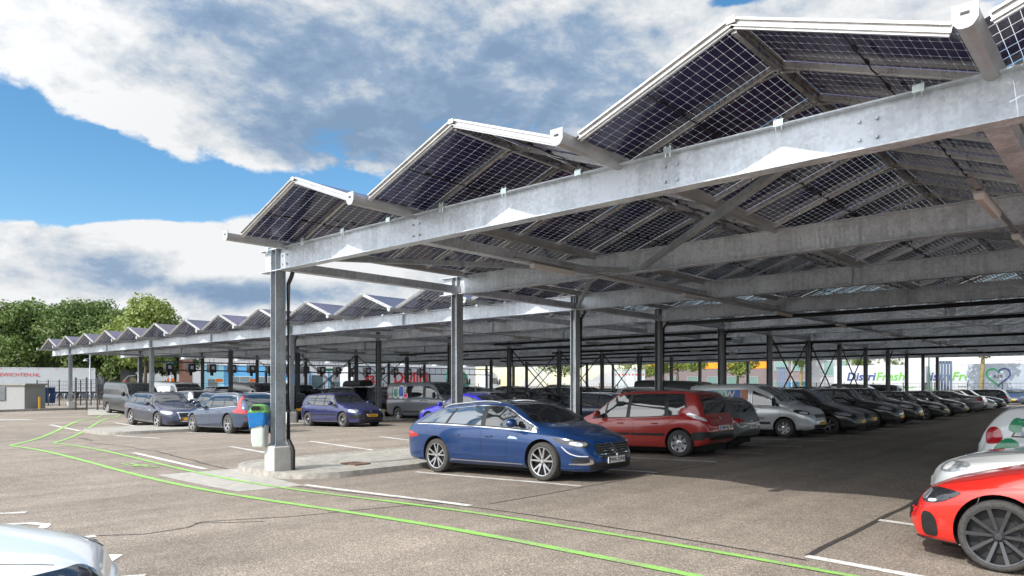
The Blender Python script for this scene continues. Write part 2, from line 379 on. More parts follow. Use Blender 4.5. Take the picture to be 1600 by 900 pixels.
# islands : kerb ring + paving top
def rounded(x0,x1,y0,y1,r,n=7):
    p=[]
    for cx,cy,a0 in ((x1-r,y0+r,-90),(x1-r,y1-r,0),(x0+r,y1-r,90),(x0+r,y0+r,180)):
        for i in range(n+1):
            a=math.radians(a0+90*i/n); p.append((cx+r*math.cos(a),cy+r*math.sin(a)))
    return p
def island(x0,x1,y0,y1,r,name='kerb_island'):
    H=.115
    o=rounded(x0,x1,y0,y1,r); i=rounded(x0+.13,x1-.13,y0+.13,y1-.13,max(.1,r-.13)); n=len(o)
    top=MB(); sheet(top,i,H-.006)
    top.build(name,M['paver']); ob=COL.objects[-1]; tag(ob,kind='structure')
    k=MB()
    vs=[(x,y,gz(x)-.02) for x,y in o]+[(x+(cx_(x,x0,x1))*.02,y,gz(x)+H) for x,y in o]+[(x,y,gz(x)+H) for x,y in i]+[(x,y,gz(x)+H-.03) for x,y in i]
    fs=[]
    for a in range(3):
        for j in range(n): fs.append((a*n+j,a*n+(j+1)%n,(a+1)*n+(j+1)%n,(a+1)*n+j))
    k.add(vs,fs); tag(k.build('kerb_stones',M['kerb']),kind='structure')
def cx_(x,x0,x1): return -1 if x>(x0+x1)/2 else 1
island(-15.1,-11.75,7.25,69,1.1)
island(-31.4,-27.9,9.3,69,1.0)
island(-47.0,-43.9,17.3,69,1.0)
island(-62.3,-59.0,14.5,69,1.0)
# gully cover on the island
g=MB(); g.box(-13.1,-12.55,9.0,9.4,.112,.135)
o=g.build('gully_cover',mat('rusty_iron',(.16,.09,.055),.8,noise=.4,nscale=20)); 
for i in range(6): pass
tag(o,'rusty iron gully cover set in the paved island behind the nearest column','gully cover')
# strip of grass with kerb at left
m=MB(); sheet(m,[(-53.6,11.2),(-55.7,16.2),(-57.2,17.2),(-58.6,14.2),(-57.5,8.5),(-53,0),(-50,0)],.09)
tag(m.build('grass_verge',M['grass']),kind='structure')
m=MB(); pl=[(-48.8,-2),(-53.45,11.1),(-55.6,16.2),(-57,17.6)]
for a_,b_ in zip(pl,pl[1:]): m.bar((a_[0],a_[1],.05+gz(a_[0])),(b_[0],b_[1],.05+gz(b_[0])),.16,.20)
tag(m.build('verge_kerb',M['kerb']),kind='structure')
m=MB(); sheet(m,[(-66,17.5),(-57.4,17.8),(-47,14.6),(-46.5,17.2),(-50,19.5),(-66,23)],.02)
tag(m.build('concrete_pavement',M['concrete']),kind='structure')
m=MB(); sheet(m,[(-46.5,5.5),(-44.2,9.5),(-42.2,10.9),(-44.6,11.0),(-47.5,8.5)],.004)
tag(m.build('worn_pale_patch',M['concrete']),kind='structure')

# ------------------------------------------------------------------ solar carport
CX=-13.03; CY=7.503; SP=4.972; HB=4.113; BD=.447; G0=-12.742; PT=3.903; HG=4.506; HR=5.355; YG=6.251
NROW=13; YEND=CY+12*SP+1.25
car=empty('solar_carport',(CX,CY,0),'long galvanised steel carport whose zigzag roof of solar panels shades rows of parked cars','carport')
def cpart(mb,name,m,sm=None,par=None):
    o=mb.build(name,m,par or car,sm); 
    if par is None: o.matrix_parent_inverse=Matrix.Translation((-CX,-CY,0))
    return o
COLX=[-13.07,-29.28,-45.01,-59.99]
Yn=lambda n: CY+n*SP
# columns
M['col_shaded']=galv_mat('column_inner_shaded',(.17,.18,.19),.5,.3)  # inner columns: shade under the roof put into a darker galvanised colour
def column(n,ci,mid):
    x=COLX[ci]; y=Yn(n); c=MB(); zt=HB+(.30 if n in(0,2) else 0)
    b=.13
    # H profile, web along X
    c.box(x-.085,x+.085,y-.009,y+.009,.6,HB)
    for s in (-1,1): c.box(x+s*.093-.009,x+s*.093+.009,y-.11,y+.11,.6,HB)
    c.box(x-.15,x+.15,y-.15,y+.15,.595,.62)
    for s in (-1,1): c.box(x+s*.09-.008,x+s*.09+.008,y-.105,y-.012,HB+.016,HB+BD-.016)
    for sx in(-1,1):
        for sy in (-1,1): c.box(x+sx*.12-.012,x+sx*.12+.012,y+sy*.12-.012,y+sy*.12+.012,.6,.65)
    o=cpart(c,'column',M['galv_col'] if (n==0 or (n==2 and ci>0) or (n<3 and ci==0)) else M['col_shaded'])
    if ci in (0,1,3) or True:
        z0=gz(x)+.05; zp=.60
        p=MB(); a=.19
        vs=[]
        for (dz,aa) in ((z0,a),(zp-.02,a),(zp,a-.015)): vs+= [(x-aa,y-aa,dz),(x+aa,y-aa,dz),(x+aa,y+aa+.06,dz),(x-aa,y+aa+.06,dz)]
        p.add(vs,[(0,1,5,4),(1,2,6,5),(2,3,7,6),(3,0,4,7),(4,5,9,8),(5,6,10,9),(6,7,11,10),(7,4,8,11),(8,9,10,11)])
        cpart(p,'column_plinth',M['plinth'])
    if ci in (0,) and n in (0,2,3,4,6,9) or (ci==1 and n in(2,4,5,8)):
        d=MB(); px=x+.10; py=y+.17
        d.tube([(px+.16,py,HB-.02),(px+.12,py,HB-.10),(px,py,HB-.24),(px,py,.72),(px+.10,py+.02,.58),(px+.13,py+.03,.5),(px+.13,py+.03,.12)],.042,8)
        for z in (1.3,2.4,3.3): d.tube([(px,py,z-.02),(px,py,z+.02)],.048,8)
        cpart(d,'drain_pipe',M['pipe'],40)
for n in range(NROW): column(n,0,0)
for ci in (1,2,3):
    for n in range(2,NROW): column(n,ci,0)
# beams (I profile along X) with stiffeners
def beam(n):
    y=Yn(n); x0=-13.62 if n<2 else -64.3; x1=11; b=MB(); fw=.1
    b.box(x0,x1,y-fw,y+fw,HB,HB+.016); b.box(x0,x1,y-fw,y+fw,HB+BD-.016,HB+BD); b.box(x0+.06,x1,y-.006,y+.006,HB+.016,HB+BD-.016)
    x=x0+.06
    xs=[-13.07,4] if n<2 else [-59.99,-52.4,-45.01,-37.1,-29.28,-21.2,-13.07,-5.1]
    if n>=2:
        for q in xs: b.box(q-.006,q+.006,y-fw+.004,y+fw-.004,HB+.016,HB+BD-.016)
    # splice bolts
    for q in ([-13.0,-9.0,-4.4,-2.25] if n==0 else []):
        for dx in (0,.16):
            for dz in (.12,.3): b.lathe([(0,-.03),(.018,-.03),(.018,0)],(q+dx+.12,y-.008,HB+dz),'y',8)
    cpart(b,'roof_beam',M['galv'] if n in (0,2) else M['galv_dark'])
for n in range(NROW): beam(n)
# gutters along Y + ridge profiles
gutprof=[(-.088,.07),(-.080,.07),(-.074,.02),(-.045,-.035),(0,-.05),(.045,-.035),(.074,.02),(.080,.07),(.088,.07),(.080,.01),(.05,-.045),(0,-.062),(-.05,-.045),(-.080,.01)]
for mth in range(-13,7):
    x=G0+mth*PT; y0=YG if mth>=0 else YG+2*SP
    g=MB(); g.prism(gutprof,(x,y0,HG+.06),(x,YEND,HG+.06),(1,0,0),(0,0,1))
    o=cpart(g,'gutter',M['gutter'],35)
    e=MB(); cp=[(-.090,.125),(-.088,.0),(-.070,-.03),(-.05,-.055),(-.02,-.065),(.02,-.065),(.05,-.055),(.070,-.03),(.088,0),(.090,.125)]
    e.prism(cp,(x,y0-.012,HG+.06),(x,y0-.002,HG+.06),(1,0,0),(0,0,1))
    ec=e.build('end_cap',M['cap'],o)
    s=MB(); s.box(x-.03,x+.03,y0-.016,y0-.0125,HG+.10,HG+.12); s.build('overflow_slot',M['cable'],o)
    # bearing strut under the gutter, between the beams (channel)
    if mth in (-1,1,3,5,-4,-8,-12) or mth==0:
        b=MB(); xs=x if mth else CX
        ya=Yn(0)+.1 if mth>=0 else Yn(2)+.1
        nn=0 if mth>=0 else 2
        while nn<NROW-1:
            a,c=Yn(nn)+.012,Yn(nn+1)-.012; zc=HB+.10
            b.box(xs-.10,xs+.10,a,c,zc-.07,zc-.06); b.box(xs-.10,xs-.09,a,c,zc-.06,zc+.10); b.box(xs+.09,xs+.10,a,c,zc-.06,zc+.10)
            nn+=1
        cpart(b,'edge_purlin',M['galv_dark'])
# roof panels
PWID=1.15
def slopes():
    for mth in range(-13,6):
        xg=G0+mth*PT; xr=xg+PT/2; y0=(YG if mth>=0 else YG+2*SP)+.26
        ni=int((YEND-y0)/PWID)
        for side in (0,1):
            a=Vector((xg+.045,0,HG+.135)); r=Vector((xr-.035,0,HR-.03))
            if side: a=Vector((xg+PT-.045,0,HG+.135)); r=Vector((xr+.035,0,HR-.03))
            for i in range(ni): yield mth,side,i,a,r,y0+i*PWID
def camdist(p): return (Vector(p)-Vector((0,0,1.82))).length
allp=list(slopes())
def key(q):
    mth,side,i,a,r,y=q; p=(a+r)/2; p.y=y+.5
    f=Vector((-math.sin(.7316),math.cos(.7316),0)); z=p.dot(f)
    if z<1: return 1e9
    xs=(p.x*math.cos(.7316)+p.y*math.sin(.7316))/z
    if abs(xs)>.85: return 1e6+camdist(p)
    return camdist(p)
allp.sort(key=key)
def add_panel(mb,a,r,y,th=.007):
    w0,w1=y+.012,y+PWID-.012
    A=a.copy();R=r.copy(); d=(R-A).normalized(); A=A+d*.01; R=R-d*.02
    nrm=d.cross(Vector((0,1,0))); 
    if nrm.z<0: nrm=-nrm
    q=[Vector((A.x,w0,A.z)),Vector((A.x,w1,A.z)),Vector((R.x,w1,R.z)),Vector((R.x,w0,R.z))]
    base=len(mb.f)
    if th:
        mb.add([p for p in q]+[p+nrm*th for p in q],[(0,1,2,3),(7,6,5,4),(0,4,5,1),(1,5,6,2),(2,6,7,3),(3,7,4,0)])
        mb.uv[base]=[(0,0),(6,0),(6,24),(0,24)]; mb.uv[base+1]=[(0,24),(6,24),(6,0),(0,0)]
        for k in range(2,6): mb.uv[base+k]=[(.5,.5)]*4
    else:
        mb.add(q,[(0,1,2,3)]); mb.uv[base]=[(0,0),(6,0),(6,24),(0,24)]
def add_rafter(mb,a,r,y,k=0):
    n=Vector((0,0,-.045)); A=a+n; R=r+n
    mb.bar((A.x,y,A.z),(R.x,y,R.z),.05,.06)
    mb.bar((A.x,y,A.z-.035),(R.x,y,R.z-.035),.022,.02)
field=MB(); rf=MB()
for k,(mth,side,i,a,r,y) in enumerate(allp):
    if k<100:
        p=MB(); add_panel(p,a,r,y); cpart(p,'solar_panel',M['panel'])
        if i>0: q=MB(); add_rafter(q,a,r,y); cpart(q,'rafter',M['alu'])
    else:
        add_panel(field,a,r,y,0)
        if i>0: add_rafter(rf,a,r,y)
tag(cpart(field,'solar_panel_field',M['panel']),kind='stuff')
tag(cpart(rf,'rafter_field',M['alu']),kind='stuff')
for mth in range(-13,6):
    xg=G0+mth*PT; xr=xg+PT/2; y0=(YG if mth>=0 else YG+2*SP)+.20
    b=MB(); b.box(xr-.028,xr+.028,y0+.08,YEND,HR-.14,HR-.07); b.box(xr-.055,xr+.055,y0+.03,YEND,HR-.055,HR-.04)
    b.box(xr-.045,xr+.045,y0+.0,y0+.07,HR-.07,HR-.01)
    cpart(b,'ridge_profile',M['alu'])
    for s in (0,1):
        A=Vector((xg+.13,0,HG+.125)) if not s else Vector((xg+PT-.13,0,HG+.125)); R=Vector((xr,0,HR-.05))
        t=MB(); t.bar((A.x,y0+.055,A.z),(R.x,y0+.055,R.z),.03,.11); t.bar((A.x,y0+.03,A.z+.035),(R.x,y0+.03,R.z+.035),.04,.02); t.bar((A.x,y0+.032,A.z-.03),(R.x,y0+.032,R.z-.03),.03,.012)
        cpart(t,'verge_trim',M['alu'])
    # ridge brackets at each rafter of the near gables, junction-box cable at mid slope
    if -4<=mth<=4:
        c=MB()
        for s in (0,1):
            xx=xg+PT*(.25 if not s else .75); zz=(HG+HR)/2-.0
            pts=[]; y=y0+.1; k=0
            while y<min(YEND,y0+26):
                pts.append((xx+.015*math.sin(k*2.1),y,zz-.03-.02*(k%3==1))); y+=.19; k+=1
                if k%2==0: c.box(xx-.012,xx+.012,y-.05,y+.05,zz-.035,zz-.008)
                if k%6==0: c.tube([(xx,y,zz-.03),(xx+.05,y+.05,zz-.1),(xx+.08,y+.12,zz-.12),(xx+.02,y+.18,zz-.05)],.007,5,False)
            c.tube(pts,.008,5)
            c.cur=0
        cpart(c,'panel_cable',M['cable'])
        y=y0+PWID+.07
        while y<min(YEND,y0+(12 if mth>=0 else 3)):
            c=MB(); c.bar((xr-.22,y,HR-.19),(xr+.01,y,HR-.15),.03,.015); c.bar((xr-.01,y,HR-.15),(xr+.22,y,HR-.19),.03,.015); cpart(c,'ridge_bracket',M['alu'])
            y+=PWID
# beam clamps on the near beam and on the second front beam
for n,xa,xb in ((0,-13.3,-1.0),(2,-25,-13.4)):
    x=xa
    while x<xb:
        c=MB(); y=Yn(n)-.1; z=HB+BD
        c.box(x-.05,x+.05,y-.012,y+.05,z+.001,z+.045); c.box(x-.05,x+.05,y-.022,y-.004,z-.03,z+.03)
        for s in (-.03,.03): c.tube([(x+s,y-.01,z-.075),(x+s,y-.01,z+.06)],.006,6)
        cpart(c,'beam_clamp',mat('zinc',(.75,.85,.84),.3,metal=.6) if 'zinc' not in bpy.data.materials else bpy.data.materials['zinc'])
        x+=PT/3
# wind bracing in the roof plane and cross bracing in the column rows
for a,b in (((-11.3,7.62),(-7.95,12.36)),((-7.6,12.36),(-2.9,7.62)),((-9.0,12.6),(-12.9,17.35)),((-2.4,12.6),(1.0,17.3))):
    m=MB(); z=HB+.06; m.bar((a[0],a[1],z),(b[0],b[1],z+.0),.09,.09); cpart(m,'roof_brace',M['galv_col'])
for ci,bays in ((0,(5,6,7)),(1,(5,6,7)),(2,(4,5,9)),(3,(5,6,7,8))):
    for n in bays:
        m=MB(); x=COLX[ci]; m.bar((x,Yn(n)+.13,.55),(x,Yn(n+1)-.13,HB-.1),.05,.05); m.bar((x+.055,Yn(n)+.13,HB-.1),(x+.055,Yn(n+1)-.13,.55),.05,.05)
        cpart(m,'cross_brace',M['steel_dark'])
# horizontal collector pipes under the beams
for n,xa,xb in ((3,-12.8,10),(4,-26,10),(6,-30,10),(8,-44,6),(10,-50,0),(5,-40,-15),(7,-60,-20)):
    m=MB(); y=Yn(n)+.16; m.tube([(xa,y,HB-.12),(xb,y,HB-.06)],.06,8); cpart(m,'collector_pipe',M['pipe'],40)
# cable trays with tube lights hanging under the beams
def tray(x,ya,yb):
    m=MB(); m.box(x-.028,x+.028,ya,yb,HB-.060,HB-.056); m.box(x-.028,x-.025,ya,yb,HB-.056,HB-.035); m.box(x+.025,x+.028,ya,yb,HB-.056,HB-.035)
    o=cpart(m,'cable_tray',M['tray'])
    c=MB(); c.tube([(x-.012,ya,HB-.045),(x-.012,yb,HB-.045)],.008,5); c.tube([(x+.012,ya,HB-.045),(x+.012,yb,HB-.045)],.007,5)
    c.build('cable',M['cable'],o)
for x,ya in ((-1.45,9.0),(-8.3,9.3),(-21.5,18),(-37,18),(-52,18)): tray(x,ya,YEND-3)
def lamp_unit():
    root=empty('tube_light',(0,0,0),'x','light')
    m=MB(); prof=[(-.055,0),(-.05,-.05),(-.03,-.075),(.03,-.075),(.05,-.05),(.055,0)]
    m.prism(prof,(0,-.62,0),(0,.62,0),(1,0,0),(0,0,1)); m.build('diffuser',M['lampw'],root,40)
    m=MB(); m.box(-.06,.06,-.64,.64,0,.02); m.box(-.02,.02,-.3,-.26,.02,.05); m.box(-.02,.02,.26,.3,.02,.05); m.build('housing',M['tray'],root)
    return root
L0=lamp_unit(); first=True
labs={(-1.45,10.2):'tube light nearest the camera, under the roof at the right edge of the picture',
 (-1.45,13.2):'second tube light along the cable tray at the right edge of the picture',
 (-8.3,10.4):'tube light hanging behind the front beam, above the parked blue estate car'}
ordn=['third','fourth','fifth','sixth','seventh','eighth','ninth','tenth','eleventh']
spots=[]
for x in (-1.45,-8.3,-21.5,-37.0):
    y=10.2 if x>-2 else 10.4
    if x<-20: y=19
    k=0
    while y<56 and k<8: spots.append((x,round(y,2),k)); y+=3.0 if (x>-2 and k==0) else 5.6; k+=1
for x,y,k in spots:
    o=L0 if first else copy_tree(L0); first=False
    o.location=(x,y,HB-.10)
    rowname={-1.45:'tray above the right aisle',-8.3:'tray above the blue estate car',-21.5:'tray above the first left aisle',-37.0:'tray above the second left aisle'}[x]
    o['label']=labs.get((x,y)) or f'tube light number {["one","two","three","four","five","six","seven","eight"][k]} from the front on the {rowname}'
    o['group']='tube lights under the carport roof'
# ------------------------------------------------------------------ cars
def pchip(pts):
    xs=[p[0] for p in pts]; ys=[p[1] for p in pts]; n=len(xs)
    h=[xs[i+1]-xs[i] for i in range(n-1)]; d=[(ys[i+1]-ys[i])/h[i] for i in range(n-1)]
    m=[0]*n; m[0]=d[0]; m[-1]=d[-1]
    for i in range(1,n-1):
        if d[i-1]*d[i]<=0: m[i]=0
        else:
            w1=2*h[i]+h[i-1]; w2=h[i]+2*h[i-1]; m[i]=(w1+w2)/(w1/d[i-1]+w2/d[i])
    def f(x):
        if x<=xs[0]: return ys[0]
        if x>=xs[-1]: return ys[-1]
        i=0
        while x>xs[i+1]: i+=1
        t=(x-xs[i])/h[i]
        return (2*t**3-3*t*t+1)*ys[i]+(t**3-2*t*t+t)*h[i]*m[i]+(-2*t**3+3*t*t)*ys[i+1]+(t**3-t*t)*h[i]*m[i+1]
    return f
def catmull(P_,k):
    out=[];n=len(P_)
    for i in range(n-1):
        p0=P_[max(0,i-1)];p1=P_[i];p2=P_[i+1];p3=P_[min(n-1,i+2)]
        for j in range(k):
            t=j/k
            out.append(tuple(.5*((2*b)+(-a+c)*t+(2*a-5*b+4*c-d)*t*t+(-a+3*b-3*c+d)*t**3) for a,b,c,d in zip(p0,p1,p2,p3)))
    out.append(P_[-1]); return out
class Car:
    def __init__(s,**k):
        s.__dict__.update(k)
        s.xr=-s.wb/2-s.ro; s.xf=s.wb/2+s.fo
        s.top=pchip(s.TOP); s.belt=pchip(s.BELT); s.bot=pchip(s.BOT)
        xr,xf,W=s.xr,s.xf,s.W/2
        s.hw=pchip(s.HW if hasattr(s,'HW') else [(xr,W*.70),(xr+.06,W*.80),(xr+.22,W*.92),(xr+.6,W*.985),(xr+1.2,W),(xf-1.3,W),(xf-.75,W*.975),(xf-.38,W*.89),(xf-.14,W*.77),(xf-.03,W*.63),(xf,W*.52)])
        s.rw=pchip(s.RW); s.te=pchip(s.TE)
    def half(s,x):
        b=s.bot(x);be=s.belt(x);w=s.hw(x);t=s.top(x);te=s.te(x);zE=t-te;r=min(s.rw(x),w*.97)
        be=min(be,zE-.004); h=be-b
        up=max(zE-be,.004)
        bulge=min(.03,up*.06)
        P_=[(0,b),(w*.6,b),(w*.88,b+.005),(w*.962,b+.06*min(1,h/.5)),(w*.982,b+.16*h/.6*1),(w*.985,b+.36*h),(w*1.0,b+.62*h),(w*.995,b+.80*h),(w*.972,b+.93*h),(w*.945,b+h)]
        a=P_[-1]; e=(r,zE)
        P_+= [(a[0]+(e[0]-a[0])*.10,a[1]+(e[1]-a[1])*.14),(a[0]+(e[0]-a[0])*.5+bulge,a[1]+(e[1]-a[1])*.55),(a[0]+(e[0]-a[0])*.9+bulge*.3,a[1]+(e[1]-a[1])*.93)]
        P_+= [(r*.955,zE+te*.30),(r*.80,zE+te*.66),(r*.45,zE+te*.93),(0,t)]
        return P_
    def zE(s,x): return s.top(x)-s.te(x)
    def mesh(s,N_=76,k=3):
        rings=[]
        for i in range(N_):
            t=-1+2*i/(N_-1); u=.55*t+.45*math.sin(t*PI/2)
            x=(s.xr+s.xf)/2+u*(s.xf-s.xr)/2
            h=catmull(s.half(x),k); sl=getattr(s,'bow',.0)
            ring=[(x,-y,z) for y,z in h]+[(x,y,z) for y,z in reversed(h[1:-1])]
            rings.append(ring)
        n=len(rings[0]); vs=[p for r in rings for p in r]
        fs=[]
        for i in range(N_-1):
            for j in range(n): fs.append((i*n+j,(i+1)*n+j,(i+1)*n+(j+1)%n,i*n+(j+1)%n))
        # domed end caps
        for end,rg,sg in ((0,rings[0],-1),(N_-1,rings[-1],1)):
            cx=rg[0][0]; cz=sum(p[2] for p in rg)/n; base=end*n; prev=[base+j for j in range(n)]
            for sc,dx in ((.93,.022),(.78,.042),(.5,.055)):
                cur=[]
                for p in rg:
                    cur.append(len(vs)); vs.append((cx+sg*dx,p[1]*sc,cz+(p[2]-cz)*sc))
                for j in range(n):
                    q=(prev[j],prev[(j+1)%n],cur[(j+1)%n],cur[j]); fs.append(q if sg<0 else tuple(reversed(q)))
                    # winding fixed later
                prev=cur
            fs.append(tuple(prev))
        me=bpy.data.meshes.new('body'); me.from_pydata(vs,[],fs)
        bm=bmesh.new(); bm.from_mesh(me); bmesh.ops.recalc_face_normals(bm,faces=bm.faces); bm.to_mesh(me)
        s.bvh=BVHTree.FromBMesh(bm); bm.free(); return me
    def body(s,root):
        me=s.mesh(); me.materials.append(P['silver']); me.materials.append(M['arch'])
        o=bpy.data.objects.new('body',me); COL.objects.link(o)
        R=s.r+s.gap; c=MB()
        for x in (-s.wb/2,s.wb/2):
            for sg in (-1,1):
                y0=sg*(s.W/2-.30); y1=sg*(s.W/2+.3)
                c.lathe([(0,min(y0,y1)),(R,min(y0,y1)),(R,max(y0,y1)),(0,max(y0,y1))],(x,0,s.r+.01),'y',40)
        cm=c.build('cut',M['arch'])
        bm=bmesh.new(); bm.from_mesh(cm.data); bmesh.ops.remove_doubles(bm,verts=bm.verts,dist=1e-4); bmesh.ops.recalc_face_normals(bm,faces=bm.faces); bm.to_mesh(cm.data); bm.free()
        md=o.modifiers.new('b','BOOLEAN'); md.object=cm; md.operation='DIFFERENCE'; md.solver='EXACT'
        dg=bpy.context.evaluated_depsgraph_get(); dg.update()
        nm=bpy.data.meshes.new_from_object(o.evaluated_get(dg)); o.modifiers.clear(); o.data=nm
        bpy.data.objects.remove(cm)
        nm.materials.clear(); nm.materials.append(P['silver']); nm.materials.append(M['arch'])
        for p in nm.polygons:
            p.material_index=0; cc=p.center
            for x in (-s.wb/2,s.wb/2):
                d=math.hypot(cc.x-x,cc.z-s.r-.01)
                if d<R+.004 and abs(cc.y)<s.W/2-.003 :
                    if (abs(p.normal.y)<.3 and d>R-.03 and abs(cc.y)>s.W/2-.33) or (abs(p.normal.y)>.9 and abs(abs(cc.y)-(s.W/2-.30))<.01): p.material_index=1
        nm.polygons.foreach_set('use_smooth',[True]*len(nm.polygons)); nm.set_sharp_from_angle(angle=math.radians(32))
        nm.name='body'; o.parent=root; return o
    # -- projected parts
    def _map(s,u,v,mode,off):
        if mode=='L': o=Vector((u,4,v)); d=Vector((0,-1,0))
        elif mode=='R': o=Vector((u,-4,v)); d=Vector((0,1,0))
        elif mode=='F': o=Vector((6,u,v)); d=Vector((-1,0,0))
        elif mode=='B': o=Vector((-6,u,v)); d=Vector((1,0,0))
        elif mode=='T': o=Vector((u,v,5)); d=Vector((0,0,-1))
        else:
            a=math.radians(mode); n=Vector((math.cos(a),math.sin(a),0)); t=Vector((-n.y,n.x,0))
            rf=Vector(((s.xf-.25) if abs(mode)<90 else (s.xr+.25),math.copysign(s.W/2-.18,mode),0)); o=rf+n*4+t*u+Vector((0,0,v)); d=-n
        h,nn,i,_=s.bvh.ray_cast(o,d)
        if h is None: return None,None
        if nn.dot(d)>0: nn=-nn
        return h+nn*off,nn
    def patch(s,mb,poly,mode,off=.004,step=.07,skirt=.012):
        bm=bmesh.new(); f=bm.faces.new([bm.verts.new((a,b,0)) for a,b in poly])
        for ax in (0,1):
            lo=min(p[ax] for p in poly);hi=max(p[ax] for p in poly); n=int((hi-lo)/step)
            for k in range(1,n+1):
                c=lo+(hi-lo)*k/(n+1); co=(c,0,0) if ax==0 else (0,c,0); no=(1,0,0) if ax==0 else (0,1,0)
                bmesh.ops.bisect_plane(bm,geom=bm.verts[:]+bm.edges[:]+bm.faces[:],plane_co=co,plane_no=no)
        dead=[];nor={}
        for v in bm.verts:
            p,nn=s._map(v.co.x,v.co.y,mode,off)
            if p is None: dead.append(v)
            else: v.co=p; nor[v]=nn
        if dead: bmesh.ops.delete(bm,geom=dead,context='VERTS')
        # outward orientation
        for f in bm.faces:
            f.normal_update()
            if f.normal.dot(nor[f.verts[0]])<0: f.normal_flip()
        if skirt:
            be=[e for e in bm.edges if e.is_boundary]
            nv={}
            for e in be:
                for v in e.verts:
                    if v not in nv: nv[v]=bm.verts.new(v.co-nor[v]*skirt)
            for e in be:
                lf=e.link_faces[0]; a,b=e.verts
                for l in lf.loops:
                    if l.edge==e: a=l.vert; b=l.link_loop_next.vert
                bm.faces.new((b,a,nv[a],nv[b]))
        bm.verts.index_update()
        mb.add([v.co[:] for v in bm.verts],[[v.index for v in f.verts] for f in bm.faces]); bm.free()
    def ribbon(s,mb,pl,mode,w=.008,off=.0015,step=.06):
        pts=[Vector((a,b)) for a,b in pl]; out=[pts[0]]
        for a,b in zip(pts,pts[1:]):
            n=max(1,int((b-a).length/step))
            for i in range(1,n+1): out.append(a.lerp(b,i/n))
        L=[]
        for i,p in enumerate(out):
            a=out[max(0,i-1)];b=out[min(len(out)-1,i+1)]; d=(b-a).normalized(); n=Vector((-d.y,d.x))*w/2
            q1,n1=s._map(*(p+n),mode,off); q2,n2=s._map(*(p-n),mode,off)
            L.append((q1,q2))
        for (a,b),(c,d) in zip(L,L[1:]):
            if None in (a,b,c,d): continue
            mb.add([a,b,d,c],[(0,1,2,3)])
def sidepoly_band(c,x0b,x0t,x1b,x1t,lo,hi,mn=.02,n=14):
    """closed polygon of the window band; bottom belt+lo, top roof edge-hi"""
    B=[];T=[]
    for i in range(n+1):
        t=i/n; xb=x0b+(x1b-x0b)*t; xt=x0t+(x1t-x0t)*t
        B.append((xb,c.belt(xb)+lo)); 
        T.append((xt,c.zE(xt)-hi))
    # drop top points that fall below the bottom line
    T=[p for p in T if p[1]>c.belt(p[0])+lo+mn]
    # bottom must stop where the band closes
    xm=max(p[0] for p in T)+.06
    B=[p for p in B if p[0]<=max(xm,x0b+.1)] 
    return B+list(reversed(T))
def soft(poly,it=2,w=.22):
    for _ in range(it):
        out=[]
        for i in range(len(poly)):
            a=poly[i];b=poly[(i+1)%len(poly)]
            out.append((a[0]+(b[0]-a[0])*w,a[1]+(b[1]-a[1])*w)); out.append((b[0]+(a[0]-b[0])*w,b[1]+(a[1]-b[1])*w))
        poly=out
    return poly
def mirror_mode(m): return {'L':'R','R':'L'}.get(m,m)
